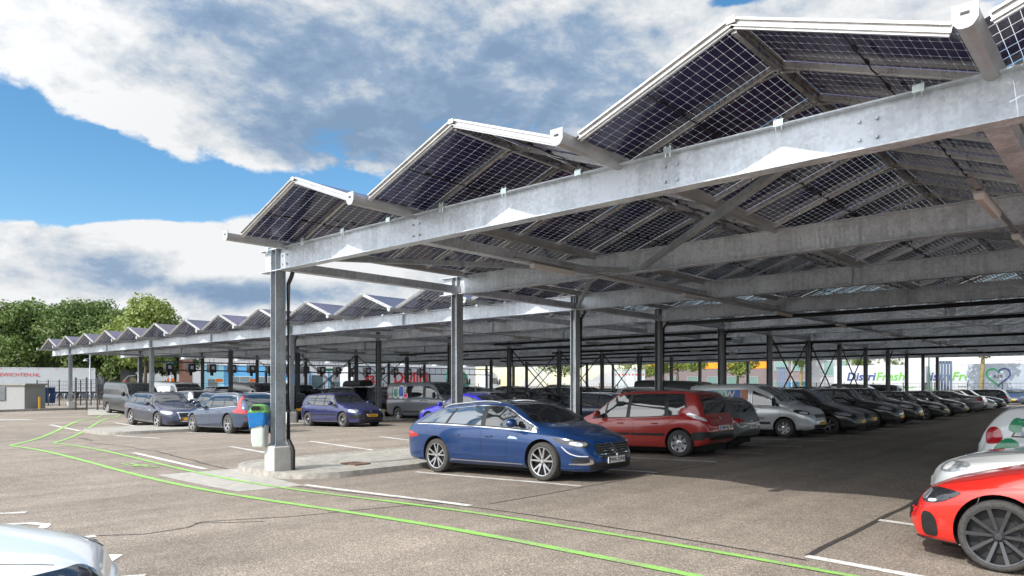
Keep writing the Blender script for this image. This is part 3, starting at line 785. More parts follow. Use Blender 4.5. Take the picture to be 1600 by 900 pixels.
def wheel(c,root,x,sg,style,rimmat,name='wheel'):
    r=c.r; w=c.tw; yo=sg*(c.W/2-.025)
    t=MB(); R=r*c.rimf
    prof=[(R,0),(R+.012,.006),(R+.03,.004),(r-.045,.004),(r-.018,-.004),(r-.004,-.022),(r,-.045),(r,-w*.5)]
    full=prof+[(a,-w-b) for a,b in reversed(prof)]
    full=[(a,b*sg) for a,b in full]
    t.lathe(full,(0,0,0),'y',40)
    # tread grooves
    o=t.build(name,M['rubber'],root,35,(x,yo,r)); 
    q=MB(); q.cur=1
    q.lathe([(0,-.10*sg),(R*.98,-.10*sg)],(0,0,0),'y',28); q.lathe([(R,-.004*sg),(R*.97,-.03*sg),(R*.955,-.10*sg)],(0,0,0),'y',36)
    if style!='steel':  # brake disc
        q.cur=1; q.lathe([(.0,-.075*sg),(R*.62,-.075*sg),(R*.62,-.09*sg)],(0,0,0),'y',28)
    q.cur=0
    q.lathe([(R+.004,-.002*sg),(R-.0,.007*sg),(R*.955,.003*sg),(R*.94,-.02*sg)],(0,0,0),'y',36)
    def spoke(a,w0,w1,r0,r1,y0,y1,th=.02,tw=0):
        ca,sa=math.cos(a),math.sin(a); cb,sb=math.cos(a+tw),math.sin(a+tw)
        def P2(rr,ww,dy,c_,s_): return (rr*c_-ww*s_,dy*sg,rr*s_+ww*c_)
        vs=[P2(r0,-w0,y0,ca,sa),P2(r0,w0,y0,ca,sa),P2(r1,w1,y1,cb,sb),P2(r1,-w1,y1,cb,sb),
            P2(r0,-w0,y0-th,ca,sa),P2(r0,w0,y0-th,ca,sa),P2(r1,w1,y1-th,cb,sb),P2(r1,-w1,y1-th,cb,sb)]
        f=[(0,1,2,3),(7,6,5,4),(0,4,5,1),(1,5,6,2),(2,6,7,3),(3,7,4,0)]
        if sg<0: f=[tuple(reversed(g)) for g in f]
        q.add(vs,f)
    if style=='five_twin':
        for k in range(5):
            a=2*PI*k/5+.3
            for d in (-.17,.17): spoke(a+d*.5,.016,.014,.05,R*.96,-.018,.0,tw=d*.9)
    elif style=='ten':
        for k in range(10):
            a=2*PI*k/10; spoke(a,.013,.017,.05,R*.96,-.03,.002,.026)
    elif style=='five':
        for k in range(5): spoke(2*PI*k/5,.04,.026,.03,R*.96,-.02,.0)
    elif style=='cover':   # hub cap with seven holes
        q.lathe([(0,-.004*sg),(R*.35,-.004*sg),(R*.42,-.012*sg)],(0,0,0),'y',28)
        for k in range(7): spoke(2*PI*k/7,.035,.055,R*.3,R*.97,-.006,.002)
    elif style=='steel':
        q.cur=1; q.lathe([(R*.93,-.02*sg),(R*.7,-.055*sg),(R*.55,-.03*sg),(R*.3,-.03*sg)],(0,0,0),'y',28); q.cur=0
    q.lathe([(0,.002*sg),(.032,.0),(.036,-.01*sg),(.055,-.03*sg)],(0,0,0),'y',16)
    for k in range(5):
        a=2*PI*k/5; q.cur=1; q.lathe([(0,0),(.009,0),(.009,-.01*sg)],(.048*math.cos(a),-.012*sg,.048*math.sin(a)),'y',6)
    q.build('rim',[rimmat,M['rim_in']],o,40)
    return o
def make_car(c,name,label,cat,detail=2):
    """detail 2: everything, 1: background"""
    root=empty(name,(0,0,0),label,cat)
    KP=[]
    b=c.body(root)
    S=c
    band=S.band
    def sym(fn,nm,m,poly,mode='L',off=.004,step=.07,split=True,skirt=.012,lab=None):
        for md in (mode,mirror_mode(mode)) if mode in('L','R') else ((mode,) if not split else (mode,-mode)):
            mb=MB(); pl=poly if md in ('L','R') or md==mode else [(-u,v) for u,v in poly]
            S.patch(mb,pl,md,off,step,skirt); o=mb.build(nm,m,root,40)
            if lab: o['label']=lab
    # window band
    st=.09 if detail==2 else .16
    lo,hi=S.wlo,S.whi
    if S.chrome: sym(0,'window_trim',M['chrome'],sidepoly_band(S,band[0]-.03,band[1]-.035,band[2]+.03,band[2]+.03,lo-.025,hi-.022),'L',.0015,st)
    sym(0,'window_surround',M['black'],sidepoly_band(S,band[0],band[1],band[2],band[2],lo-.006,hi-.006),'L',.004,st)
    for w in S.win:
        g=M['glass']
        sym(0,'side_window',M['glass_b'] if (len(w)>4 and w[4]) else g,sidepoly_band(S,w[0],w[1],w[2],w[3],lo+.012,hi+.012,.03,8),'L',.0075,st)
    # windscreen (projected from above)
    x0,x1=S.screen
    def toppoly(xa,xb,inset,n=6,curve=.10):
        pts=[]
        ya=S.rw(xa)-inset; yb=(S.rw(xb))-inset
        for i in range(n+1):
            y=-yb+2*yb*i/n; pts.append((xb-curve*(y/yb)**2,y))
        for i in range(n+1):
            t=i/n; pass
        for i in range(n+1):
            y=ya-2*ya*i/n; pts.append((xa-.04*(y/ya)**2*0,y))
        return pts
    mb=MB(); S.patch(mb,toppoly(x0,x1,.035,curve=S.scurve),'T',.004,.10); mb.build('windscreen',M['glass'],root,40)
    # rear window
    if S.rearwin:
        if S.rearwin[0]=='T':
            mb=MB(); xa,xb=S.rearwin[1:]; pl=[(xa,-S.rw(xa)+.05),(xb,-S.rw(xb)+.06),(xb,S.rw(xb)-.06),(xa,S.rw(xa)-.05)]; S.patch(mb,pl,'T',.004,.1)
        else:
            mb=MB(); z0,z1,w0,w1=S.rearwin[1:]; S.patch(mb,[(-w0,z0),(w0,z0),(w0*1.0,z0+.04),(w1,z1-.03),(w1-.05,z1),(-w1+.05,z1),(-w1,z1-.03),(-w0,z0+.04)],'B',.004,.09)
        mb.build('rear_window',M['glass'],root,40)
    # lamps
    for nm,mt,poly,mode,off in S.lamps:
        sym(0,nm,M[mt],soft(poly) if len(poly)<9 else poly,mode,off+(.002 if detail==2 else 0),.028 if detail==2 else .06)
    # plain front / rear patches
    for nm,mt,poly,mode,off in S.faces:
        mb=MB(); S.patch(mb,poly,mode,off+.004,.04); mb.build(nm,M[mt],root,40)
    # side trims
    for nm,mt,poly,off in S.sides:
        if mt=='paintslot': continue
        sym(0,nm,M[mt],poly,'L',off,.10)
    if detail==2:
        for pl in S.gaps:
            for md in ('L','R'):
                mb=MB(); S.ribbon(mb,pl,md)
                if mb.f: mb.build('panel_gap',M['black'],root)
        for pl in S.tgaps:
            mb=MB(); S.ribbon(mb,pl,'T')
            if mb.f: mb.build('panel_gap',M['black'],root)
        for hx,hz in S.handles:
            for sg,md in ((1,'L'),(-1,'R')):
                p,n=S._map(hx,hz,md,.012)
                if p is None: continue
                mb=MB(); mb.tube([(hx-.10,p.y-sg*.018,hz-.003),(hx-.08,p.y+sg*.006,hz),(hx,p.y+sg*.016,hz+.004),(hx+.08,p.y+sg*.006,hz),(hx+.10,p.y-sg*.018,hz-.003)],[.008,.014,.015,.014,.008],8)
                mb.build('door_handle',P['silver'] if S.paintedh else M['black'],root,60)
    # mirrors
    mx=S.mirror
    for sg,md in ((1,'L'),(-1,'R')):
        p,n=S._map(mx[0],mx[1],md,0)
        y=p.y
        mb=MB(); mb.bar((mx[0],y-.02*sg,mx[1]-.02),(mx[0]+.02,y+.10*sg,mx[1]+.02),.05,.03); mb.build('mirror_arm',M['black'],root)
        mb=MB()
        prof=[];nn=10
        for i in range(nn+1):
            t=i/nn; rr=math.sin(math.acos(1-2*t) if t<1 else PI)
            prof.append((rr,1-2*t))
        vs=[];k=14;sz=S.msz
        for rr,hh in prof:
            for j in range(k):
                a=2*PI*j/k; ca,sa=math.cos(a),math.sin(a); rr2=rr**.7
                vs.append((mx[0]+.0+sz[0]*rr2*ca*(1 if ca>0 else .35),y+sg*(.17+sz[1]*hh),mx[1]+.05+sz[2]*rr2*sa))
        mb.add(vs,[(i*k+j,i*k+(j+1)%k,(i+1)*k+(j+1)%k,(i+1)*k+j) for i in range(nn) for j in range(k)])
        mo=mb.build('side_mirror',P['silver'] if S.mpaint else M['black'],root,60)
    if S.rails:
        xa,xb,mt=S.rails
        for sg in (1,-1):
            pts=[];n=12
            for i in range(n+1):
                x=xa+(xb-xa)*i/n; e=min(i,n-i); pts.append((x,sg*(S.rw(x)-.05),S.zE(x)+S.te(x)*.45+(.0 if e==0 else .03 if e>1 else .02)))
            mb=MB(); mb.tube(pts,.016,8); mb.build('roof_rail',M[mt],root,60)
    # plates
    for side,z,pm,txt in S.plates:
        u,n=S._map(0,z,side,.0)
        if u is None: continue
        fx=u.x+(.02 if side=='F' else -.02)
        mb=MB(); d=.004; sg0=1 if side=='F' else -1
        mb.box(min(fx-sg0*.055,fx+sg0*d),max(fx-sg0*.055,fx+sg0*d),-.26,.26,z-.055,z+.055); po=mb.build('number_plate',M[pm],root)
        bb=MB(); sgn=1 if side=='F' else -1
        yb=(-.26,-.22) if side=='F' else (.22,.26)
        bb.box(fx+sgn*(d+.0005)-.0005,fx+sgn*(d+.0005)+.0005,yb[0],yb[1],z-.053,z+.053); bb.build('plate_band',M['plate_b'],po)
        if txt:
            t=text_mesh(txt,.095,M['ink'],'plate_lettering',po,.0008,.002,1.05)
            t.location=(fx+sgn*(d+.002),sgn*.02,z); t.rotation_euler=(PI/2,0,PI/2*sgn)
    # wheels
    for x in (S.wb/2,-S.wb/2):
        for sg in (1,-1): wheel(S,root,x,sg,S.wst,M[S.rimm])
    # underbody
    mb=MB(); mb.box(-S.wb/2-.5,S.wb/2+.5,-S.W/2+.28,S.W/2-.28,.13,.30); mb.build('underbody',M['arch'],root)
    return root
def recolor(root,pn):
    for o in [root]+list(root.children_recursive):
        if o.type!='MESH': continue
        for sl in o.material_slots:
            if sl.material and sl.material.name.endswith('_paint'):
                sl.link='OBJECT'; sl.material=P[pn]

def base(kind):
    """body templates; x=0 at the middle of the wheelbase, front is +x"""
    if kind in('estate','hatch','suv','mpv','sedan','city'):
        q=dict(
         estate=dict(wb=2.81,fo=.93,ro=1.10,W=1.86,H=1.46,r=.345,roof=1.455,rx=(-1.75,.25),hood=.95,cowl=1.02,cx=.92),
         hatch =dict(wb=2.60,fo=.86,ro=.78,W=1.79,H=1.46,r=.325,roof=1.455,rx=(-1.35,.25),hood=.93,cowl=1.02,cx=.90),
         city  =dict(wb=2.50,fo=.80,ro=.66,W=1.72,H=1.45,r=.315,roof=1.45,rx=(-1.25,.25),hood=.92,cowl=1.02,cx=.88),
         suv   =dict(wb=2.67,fo=.90,ro=.88,W=1.84,H=1.64,r=.355,roof=1.63,rx=(-1.5,.25),hood=1.06,cowl=1.16,cx=.90),
         mpv   =dict(wb=2.74,fo=.83,ro=.70,W=1.82,H=1.64,r=.33,roof=1.63,rx=(-1.55,.35),hood=.97,cowl=1.10,cx=1.18),
         sedan =dict(wb=2.80,fo=.90,ro=1.10,W=1.83,H=1.45,r=.335,roof=1.44,rx=(-.95,.25),hood=.94,cowl=1.01,cx=.92))[kind]
        wb,fo,ro,W=q['wb'],q['fo'],q['ro'],q['W']; xf=wb/2+fo; xr=-wb/2-ro; hz=q['hood']; co=q['cowl']; rf=q['roof']; cx=q['cx']; r0,r1=q['rx']
        low=.20 if kind!='suv' else .26
        if kind=='sedan':
            TOP=[(xr,.80),(xr+.06,.96),(xr+.14,1.04),(xr+.55,1.06),(r0-.25,1.19),(r0+.2,1.37),(r0+.75,rf-.01),(-.05,rf),(r1+.1,rf-.04),(cx-.45,(rf+co)/2+.07),(cx,co),(cx+.35,hz+.015),(xf-.45,hz-.10),(xf-.2,hz-.19),(xf-.05,hz-.28),(xf,hz-.40)]
        else:
            slope={'estate':.62,'hatch':.36,'city':.34,'suv':.42,'mpv':.30}[kind]
            TOP=[(xr,.78),(xr+.05,.90),(xr+.10,.98),(xr+slope*.55,1.18),(xr+slope,rf-.13),(xr+slope+.18,rf-.05),(xr+slope+.7,rf-.012),(-.1,rf),(r1+.1,rf-.035),(cx-.45,(rf+co)/2+.06),(cx,co),(cx+.35,hz+.01),(xf-.45,hz-.10),(xf-.2,hz-.19),(xf-.05,hz-.29),(xf,hz-.42)]
        bz=hz-.04
        BELT=[(xr,.66),(xr+.12,bz-.06+.06),(xr+.5,bz+.05),(-.6,bz+.0),(cx,bz-.05),(xf-.6,bz-.13),(xf-.2,bz-.24),(xf,hz-.52)]
        BOT=[(xr,.42),(xr+.08,.32),(xr+.3,.24),(-wb/2+.5,low),(wb/2-.5,low),(xf-.3,low-.02),(xf-.06,low-.02),(xf,low+.07)]
        RWr=W/2*.66
        RW=[(xr,W/2*.66),(xr+.3,W/2*.76 if kind!='sedan' else W/2*.80),(r0+.2 if kind!='sedan' else r0-.3,RWr+.03),(0,RWr),(r1,RWr),(cx-.3,W/2*.78),(cx,W/2*.88),(cx+.4,W/2*.84),(xf-.5,W/2*.74),(xf-.15,W/2*.6),(xf,W/2*.48)]
        TE=[(xr,.03),(r0,.05),(0,.055),(r1,.055),(cx-.3,.05),(cx,.045),(cx+.5,.055),(xf-.4,.05),(xf,.03)]
        c=dict(q); c.update(TOP=TOP,BELT=BELT,BOT=BOT,RW=RW,TE=TE,gap=.05,tw=.215,rimf=.66,chrome=False,wlo=.03,whi=.045,
          band=(xr+(.42 if kind not in('sedan',) else 1.05),xr+(.78 if kind=='estate' else .62 if kind!='sedan' else 1.35),cx-.02),
          win=[],screen=(r1-.02,cx+.04),scurve=.14,lamps=[],faces=[],sides=[],gaps=[],tgaps=[],handles=[],paintedh=True,mirror=(cx-.28,bz+.06),msz=(.11,.12,.085),mpaint=True,rails=None,plates=[],wst='five_twin',rimm='rim',xf=xf,xr=xr,hz=hz,bz=bz,
          rearwin=('B',bz+.08,rf-.10,W/2*.70,W/2*.62))
        b0,b1,b2=c['band']
        mid=(b0+b2)/2-.08 if kind!='sedan' else -.12
        if kind in('estate','mpv'):
            c['win']=[(b0+.03,b1+.03,-1.02,-.98),(-.95,-.90,mid+.02,mid+.0),(mid+.08,mid+.06,b2-.10,b2-.10)]
            if kind=='estate': c['win']=[(b0+.03,b1+.03,-1.10,-1.02),(-1.04,-.96,-.12,-.16),(-.05,-.09,b2-.12,b2-.12)]
        elif kind=='sedan': c['win']=[(b0+.12,b1+.05,-.12,-.14),(-.06,-.08,b2-.12,b2-.12)]
        else: c['win']=[(b0+.03,b1+.03,-.86 if kind!='suv' else -.95,-.80),(-.80,-.74,-.10,-.14),(-.03,-.07,b2-.12,b2-.12)]
        if kind=='sedan': c['rearwin']=('T',r0-.27,r0+.22)
        # default face furniture
        c['lamps']=[('headlight','lamp',[(-.02,hz-.335),(.34,hz-.30),(.42,hz-.20),(.12,hz-.235),(-.06,hz-.27)],None,.005)]
        c['lamps']=[('headlight','lamp',[(-.16,hz-.335),(.10,hz-.325),(.30,hz-.25),(.34,hz-.19),(.10,hz-.20),(-.15,hz-.25)],38,.006),
                    ('tail_light','red_lamp',[(-.10,bz-.14),(.16,bz-.16),(.20,bz+.00),(.14,bz+.03),(-.10,bz-.0)],142,.006)]
        c['faces']=[('grille','black',[(-.42,hz-.40),(.42,hz-.40),(.48,hz-.28),(-.48,hz-.28)],'F',.004),
                    ('lower_grille','black',[(-.5,.26),(.5,.26),(.56,.38),(-.56,.38)],'F',.004),
                    ('rear_bumper_trim','black',[(-.62,.36),(.62,.36),(.62,.46),(-.62,.46)],'B',.004)]
        c['sides']=[('sill_trim','black',[(-wb/2+.42,low+.02),(wb/2-.42,low+.02),(wb/2-.42,low+.10),(-wb/2+.42,low+.10)],.003)]
        c['gaps']=[[(cx-.38,low+.12),(cx-.36,bz-.3),(cx-.30,bz-.05)],[(-.10,low+.12),(-.10,bz+.02)],[(-.98,bz+.02),(-1.0,.80),(-wb/2+.42,.52),(-wb/2+.50,low+.12)],[(cx-.38,low+.12),(-wb/2+.5,low+.12)]]
        c['tgaps']=[[(cx+.06,-W/2*.86),(cx+.10,0),(cx+.06,W/2*.86)],[(cx+.1,W/2*.82),(xf-.6,W/2*.72),(xf-.28,W/2*.58)],[(cx+.1,-W/2*.82),(xf-.6,-W/2*.72),(xf-.28,-W/2*.58)]]
        c['handles']=[(-.78,bz-.12),(.12,bz-.13)]
        c['plates']=[('F',.44,'plate_y',None),('B',.62,'plate_y',None)]
        return c
def van(kind):
    if kind=='small':
        wb,fo,ro,W,rf,hz,co,cx,r1,r=2.75,.90,.75,1.83,1.84,1.10,1.22,1.30,.35,.32
    else:
        wb,fo,ro,W,rf,hz,co,cx,r1,r=3.10,.93,.98,1.95,1.97,1.17,1.33,1.62,.95,.335
    xf=wb/2+fo;xr=-wb/2-ro; bz=1.06 if kind=='small' else 1.16
    TOP=[(xr,1.60),(xr+.04,rf-.12),(xr+.12,rf-.04),(xr+.5,rf-.005),(-.2,rf),(r1-.1,rf-.03),(r1+.15,rf-.14),((r1+cx)/2+.1,(rf+co)/2-.02),(cx,co),(cx+.25,hz+.01),(xf-.35,hz-.10),(xf-.15,hz-.2),(xf-.04,hz-.34),(xf,hz-.5)]
    BELT=[(xr,bz-.1),(xr+.1,bz),(0,bz),(cx,bz-.04),(xf-.4,bz-.16),(xf-.1,bz-.33),(xf,hz-.62)]
    BOT=[(xr,.42),(xr+.1,.34),(xr+.4,.26),(xf-.3,.24),(xf-.05,.28),(xf,.40)]
    HW=[(xr,W/2*.93),(xr+.06,W/2*.97),(xr+.25,W/2),(xf-1.1,W/2),(xf-.6,W/2*.97),(xf-.28,W/2*.89),(xf-.08,W/2*.74),(xf,W/2*.58)]
    RW=[(xr,W/2*.83),(xr+.2,W/2*.86),(0,W/2*.86),(r1,W/2*.82),(cx-.2,W/2*.86),(cx,W/2*.9),(xf-.4,W/2*.76),(xf,W/2*.5)]
    TE=[(xr,.03),(-1,.04),(r1,.05),(cx,.05),(xf,.03)]
    c=dict(wb=wb,fo=fo,ro=ro,W=W,r=r,TOP=TOP,BELT=BELT,BOT=BOT,HW=HW,RW=RW,TE=TE,gap=.055,tw=.2,rimf=.62,chrome=False,wlo=.02,whi=.16,
      band=(cx-1.02,cx-1.0,cx-.0),win=[(cx-1.0,cx-.98,cx-.06,cx-.06)],screen=(r1+.10,cx+.06),scurve=.10,lamps=[],faces=[],sides=[],
      gaps=[[(cx-1.08,.34),(cx-1.08,rf-.14)],[(cx-.06,.6),(cx-.02,bz)],[(-.9,.34),(-.9,rf-.14)],[(cx-1.08,.34),(-.9,.34)]],tgaps=[[(cx+.08,-.7),(cx+.12,0),(cx+.08,.7)]],
      handles=[(cx-.92,bz-.14),(cx-1.25,bz-.14)],paintedh=False,mirror=(cx-.22,bz+.08),msz=(.09,.10,.15),mpaint=False,rails=None,plates=[('F',.48,'plate_y',None),('B',.75,'plate_y',None)],wst='cover',rimm='rim',
      xf=xf,xr=xr,hz=hz,bz=bz,rearwin=('B',bz+.05,rf-.2,W/2*.72,W/2*.70))
    c['lamps']=[('headlight','lamp',[(-.12,hz-.40),(.12,hz-.38),(.30,hz-.24),(.30,hz-.16),(.08,hz-.20),(-.12,hz-.28)],40,.006),
                ('tail_light','red_lamp',[(-.75-.16+.0,0.9),(-.75,0.9),(-.75,1.35),(-.91,1.35)],'x',.006)]
    c['lamps']=c['lamps'][:1]
    c['faces']=[('grille','black',[(-.44,hz-.46),(.44,hz-.46),(.5,hz-.34),(-.5,hz-.34)],'F',.004),('lower_grille','black',[(-.5,.30),(.5,.30),(.58,.42),(-.58,.42)],'F',.004),
       ('tail_light','red_lamp',[(W/2*.80,.85),(W/2*.93,.85),(W/2*.93,1.3),(W/2*.80,1.3)],'B',.005),('tail_light','red_lamp',[(-W/2*.93,.85),(-W/2*.80,.85),(-W/2*.80,1.3),(-W/2*.93,1.3)],'B',.005)]
    c['sides']=[('side_moulding','black',[(-wb/2+.45,.42),(wb/2-.45,.42),(wb/2-.45,.50),(-wb/2+.45,.50)],.004)]
    return c
def C(d,**k): d=dict(d); d.update(k); return Car(**{a:b for a,b in d.items()})
# ------------------------------------------------------------------ placing cars
def place(root,X,Y,deg,label,pn=None,group=None,wb=2.7):
    a=math.radians(deg); fx,fy=math.cos(a),math.sin(a)
    zf=gz(X+fx*wb/2); zr=gz(X-fx*wb/2)
    root.location=(X,Y,(zf+zr)/2+.004); root.rotation_mode='XYZ'; root.rotation_euler=(0,-math.atan((zf-zr)/wb),a)
    root['label']=label
    if group: root['group']=group
    if pn: recolor(root,pn)
    return root
GR='cars parked under the solar carport'
# --- blue estate car, the nearest whole car
b=base('estate'); xf,xr,hz,bz=b['xf'],b['xr'],b['hz'],b['bz']
b['TOP']=[(xr,.80),(xr+.05,.92),(xr+.12,1.0),(xr+.45,1.16),(xr+.82,1.30),(xr+1.15,1.375),(xr+1.7,1.415),(-.35,1.445),(.15,1.44),(.45,1.40),(.72,1.30),(1.05,1.13),(1.28,1.02),(1.6,.965),(xf-.45,.86),(xf-.2,.78),(xf-.05,.68),(xf,.54)]
b['BELT']=[(xr,.70),(xr+.12,.90),(xr+.6,.985),(-.6,.955),(.9,.885),(xf-.6,.80),(xf-.2,.70),(xf,.43)]
b['band']=(xr+.48,xr+1.02,1.24); b['screen']=(.30,1.30)
S=C(b,chrome=True,rails=(-1.45,.15,'chrome'),paintedh=True,tw=.235,rimf=.74,r=.348,mirror=(.80,.99),
  win=[(b['band'][0]+.05,b['band'][1]+.03,-1.16,-1.0,True),(-1.08,-.93,-.14,-.18,True),(-.02,-.06,1.14,1.14)],
  lamps=[('headlight','lamp_in',[(-.22,hz-.33),(-.05,hz-.35),(.20,hz-.30),(.40,hz-.20),(.36,hz-.165),(.10,hz-.20),(-.22,hz-.245)],38,.005),
         ('headlight_lens','lamp',[(-.18,hz-.315),(-.02,hz-.325),(.14,hz-.285),(.10,hz-.235),(-.18,hz-.26)],38,.010),('headlight_lens','lamp_white',[(-.10,hz-.305),(-.03,hz-.31),(-.02,hz-.27),(-.09,hz-.275)],38,.014),
         ('daytime_light','lamp_white',[(-.18,hz-.487),(.0,hz-.482),(.14,hz-.43),(.24,hz-.32),(.258,hz-.32),(.155,hz-.44),(.01,hz-.498),(-.18,hz-.503)],38,.008),
         ('fog_lamp_recess','black',[(-.20,.33),(.12,.34),(.06,.44),(-.18,.42)],38,.004),
         ('fog_lamp_trim','chrome',[(-.30,.30),(.14,.31),(.14,.33),(-.22,.335),(-.19,.44),(-.235,.44)],38,.010),
         ('tail_light','red_lamp',[(-.34,bz-.17),(-.1,bz-.20),(.16,bz-.20),(.34,bz-.18),(.34,bz-.08),(.14,bz-.05),(-.12,bz-.06),(-.30,bz-.12)],142,.006)],
  faces=[('grille','black',[(-.36,hz-.55),(.36,hz-.55),(.50,hz-.44),(.52,hz-.30),(-.52,hz-.30),(-.50,hz-.44)],'F',.004),
         ('lower_grille','black',[(-.62,.22),(.62,.22),(.66,.34),(-.66,.34)],'F',.004),
         ('rear_bumper_trim','black',[(-.62,.30),(.62,.30),(.62,.42),(-.62,.42)],'B',.004)]
        +[('grille_bar','chrome',[(-.44+.0*k,hz-.515+.042*k),(.44,hz-.515+.042*k),(.44,hz-.505+.042*k),(-.44,hz-.505+.042*k)],'F',.010) for k in range(6)]
        +[('badge','chrome',[(0,hz-.53),(.075,hz-.41),(0,hz-.29),(-.075,hz-.41)],'F',.020),('badge_centre','black',[(0,hz-.46),(.03,hz-.41),(0,hz-.36),(-.03,hz-.41)],'F',.024)],
  sides=[('sill_trim','black',[(-.98,.22),(.98,.22),(.98,.26),(-.98,.26)],.003),('sill_brightwork','chrome',[(-.96,.285),(.96,.275),(.96,.29),(-.96,.305)],.006),
         ('wing_badge','chrome',[(.60,bz-.16),(.86,bz-.17),(.80,bz-.13),(.66,bz-.115)],.006)],
  gaps=b['gaps']+[[(xf-.95,hz-.12),(xf-.55,hz-.17)],[(-1.0,.42),(0,.36),(.9,.44)]],
  plates=[('F',.37,'plate_w','PWA 25943'),('B',.80,'plate_w',None)])
hero=make_car(S,'estate_car','x','car')
place(hero,-9.505,9.80+.93,0,'deep blue estate car with chrome window trim, nearest whole car under the carport','blue',GR,2.81)
# --- dark red MPV
b=base('mpv'); xf,xr,hz,bz=b['xf'],b['xr'],b['hz'],b['bz']
S=C(b,win=[(b['band'][0]+.06,b['band'][1]+.05,-1.10,-1.02),(-.98,-.92,.02,.0),(.13,.11,.74,.72),(.80,.78,b['band'][2]-.12,b['band'][2]-.12)],wst='cover',rimf=.64,r=.325,
  lamps=[b['lamps'][0],('tail_light','red_lamp',[(-.40,bz+.10),(-.22,bz-.06),(.04,bz-.13),(.24,bz-.15),(.26,bz-.07),(.05,bz+.02),(-.14,bz+.16),(-.26,bz+.30)],142,.008),
     ('tail_light_clear','lamp_white',[(-.26,bz+.08),(-.14,bz-.0),(.06,bz-.07),(.18,bz-.09),(.14,bz-.03),(-.04,bz+.05),(-.18,bz+.14)],142,.014)],
  faces=b['faces'][:2]+[('rear_bumper_trim','black',[(-.84,.40),(.84,.40),(.86,.60),(-.86,.60)],'B',.006),('reflector','red_lamp',[(.66,.40),(.74,.40),(.74,.45),(.66,.45)],'B',.014),('reflector','red_lamp',[(-.74,.40),(-.66,.40),(-.66,.45),(-.74,.45)],'B',.014),
     ('badge','chrome',[(0,.86),(.035,.92),(0,.98),(-.035,.92)],'B',.008)],
  sides=[('door_moulding','black',[(-1.0,.50),(-.04,.50),(-.04,.56),(-1.0,.56)],.008),('door_moulding','black',[(.0,.50),(.86,.50),(.86,.56),(.0,.56)],.008),('rear_bumper_corner','black',[(xr+.10,.40),(xr+.42,.40),(xr+.34,.60),(xr+.06,.60)],.006)],
  plates=[('B',.68,'plate_w','RMV 5EJ'),('F',.42,'plate_w',None)],handles=[(-.72,bz-.13),(.28,bz-.13)],rearwin=('B',bz+.10,1.56,.66,.56))
o=make_car(S,'people_carrier','x','car'); place(o,-9.82,15.42+.91,180,'dark red people carrier with side mouldings, tail out beyond the blue estate car','darkred',GR,2.74)
# --- grey hatchback
b=base('hatch'); xf,xr,hz,bz=b['xf'],b['xr'],b['hz'],b['bz']
HATCH=C(b,lamps=[b['lamps'][0],('tail_light','red_lamp',[(-.34,bz-.12),(-.1,bz-.19),(.30,bz-.19),(.36,bz-.10),(.05,bz-.04),(-.18,bz-.03)],142,.007)],
  faces=b['faces'][:2]+[('badge','chrome',[(.045*math.cos(t*PI/4),bz-.14+.045*math.sin(t*PI/4)) for t in range(8)],'B',.006),('rear_bumper_trim','black',[(-.7,.27),(.7,.27),(.7,.36),(-.7,.36)],'B',.004)],
  plates=[('B',.60,'plate_w','GD 480')],wst='five',rearwin=('B',bz+.10,1.37,.60,.52))
g7=make_car(HATCH,'hatchback','x','car'); place(g7,-10.2,18.85,180,'silver grey hatchback parked tail out between the red people carrier and the lettered white van','grey',GR,2.6)
# --- silver small van with sign
b=van('small'); hz=b['hz']
S=C(b,lamps=[('headlight','lamp_in',[(-.12,hz-.36),(.10,hz-.36),(.34,hz-.24),(.30,hz-.17),(.05,hz-.20),(-.14,hz-.26)],40,.006),('headlight_lens','lamp_white',[(-.06,hz-.33),(.10,hz-.33),(.22,hz-.26),(.05,hz-.24),(-.06,hz-.27)],40,.011)],
  plates=[('F',.47,'plate_y','XN-72-Z'),('B',.75,'plate_y',None)],sides=[('side_moulding','black',[(-.9,.44),(.10,.44),(.10,.52),(-.9,.52)],.006),('side_moulding','black',[(.22,.44),(.92,.44),(.92,.52),(.22,.52)],.006)])
dob=make_car(S,'small_van','x','van')
def sgn(root,car,x0,x1,z0,z1,col,name='sign_panel',nm=None):
    for md in('L','R'):
        mb=MB(); car.patch(mb,[(x0,z0),(x1,z0),(x1,z1),(x0,z1)],md,.006,.12); o=mb.build(name,mat(nm or 'sign_film',col,.35) if (nm or 'sign_film') not in bpy.data.materials else bpy.data.materials[nm or 'sign_film'],root,40)
    return o
sgn(dob,S,-1.55,-1.10,1.28,1.62,lin((90,150,215)),nm='film_skyblue')
sgn(dob,S,-1.09,-.62,1.28,1.62,lin((105,185,165)),nm='film_teal')
sgn(dob,S,-.61,-.12,1.28,1.62,lin((50,95,175)),nm='film_blue')
sgn(dob,S,-.11,.14,1.28,1.62,lin((190,115,70)),nm='film_orange')
for md,rz in (('R',0),('L',180)):
    t=text_mesh('TW',.36,M['plate_w'],'van_lettering',dob,.001,.006)
    p,n=S._map(-.62,1.44,md,.02); t.location=p; t.rotation_euler=(PI/2-.10,0,math.radians(rz)); 
    t=text_mesh('Targ.nu',.13,M['ink'],'van_lettering',dob,.001,.001)
    p,n=S._map(.52,.66,md,.012); t.location=p; t.rotation_euler=(PI/2,0,math.radians(rz))
place(dob,-10.42,23.6+.92,0,'light silver small van with square coloured TW sign panels along its side','lightsilver',GR,2.75)
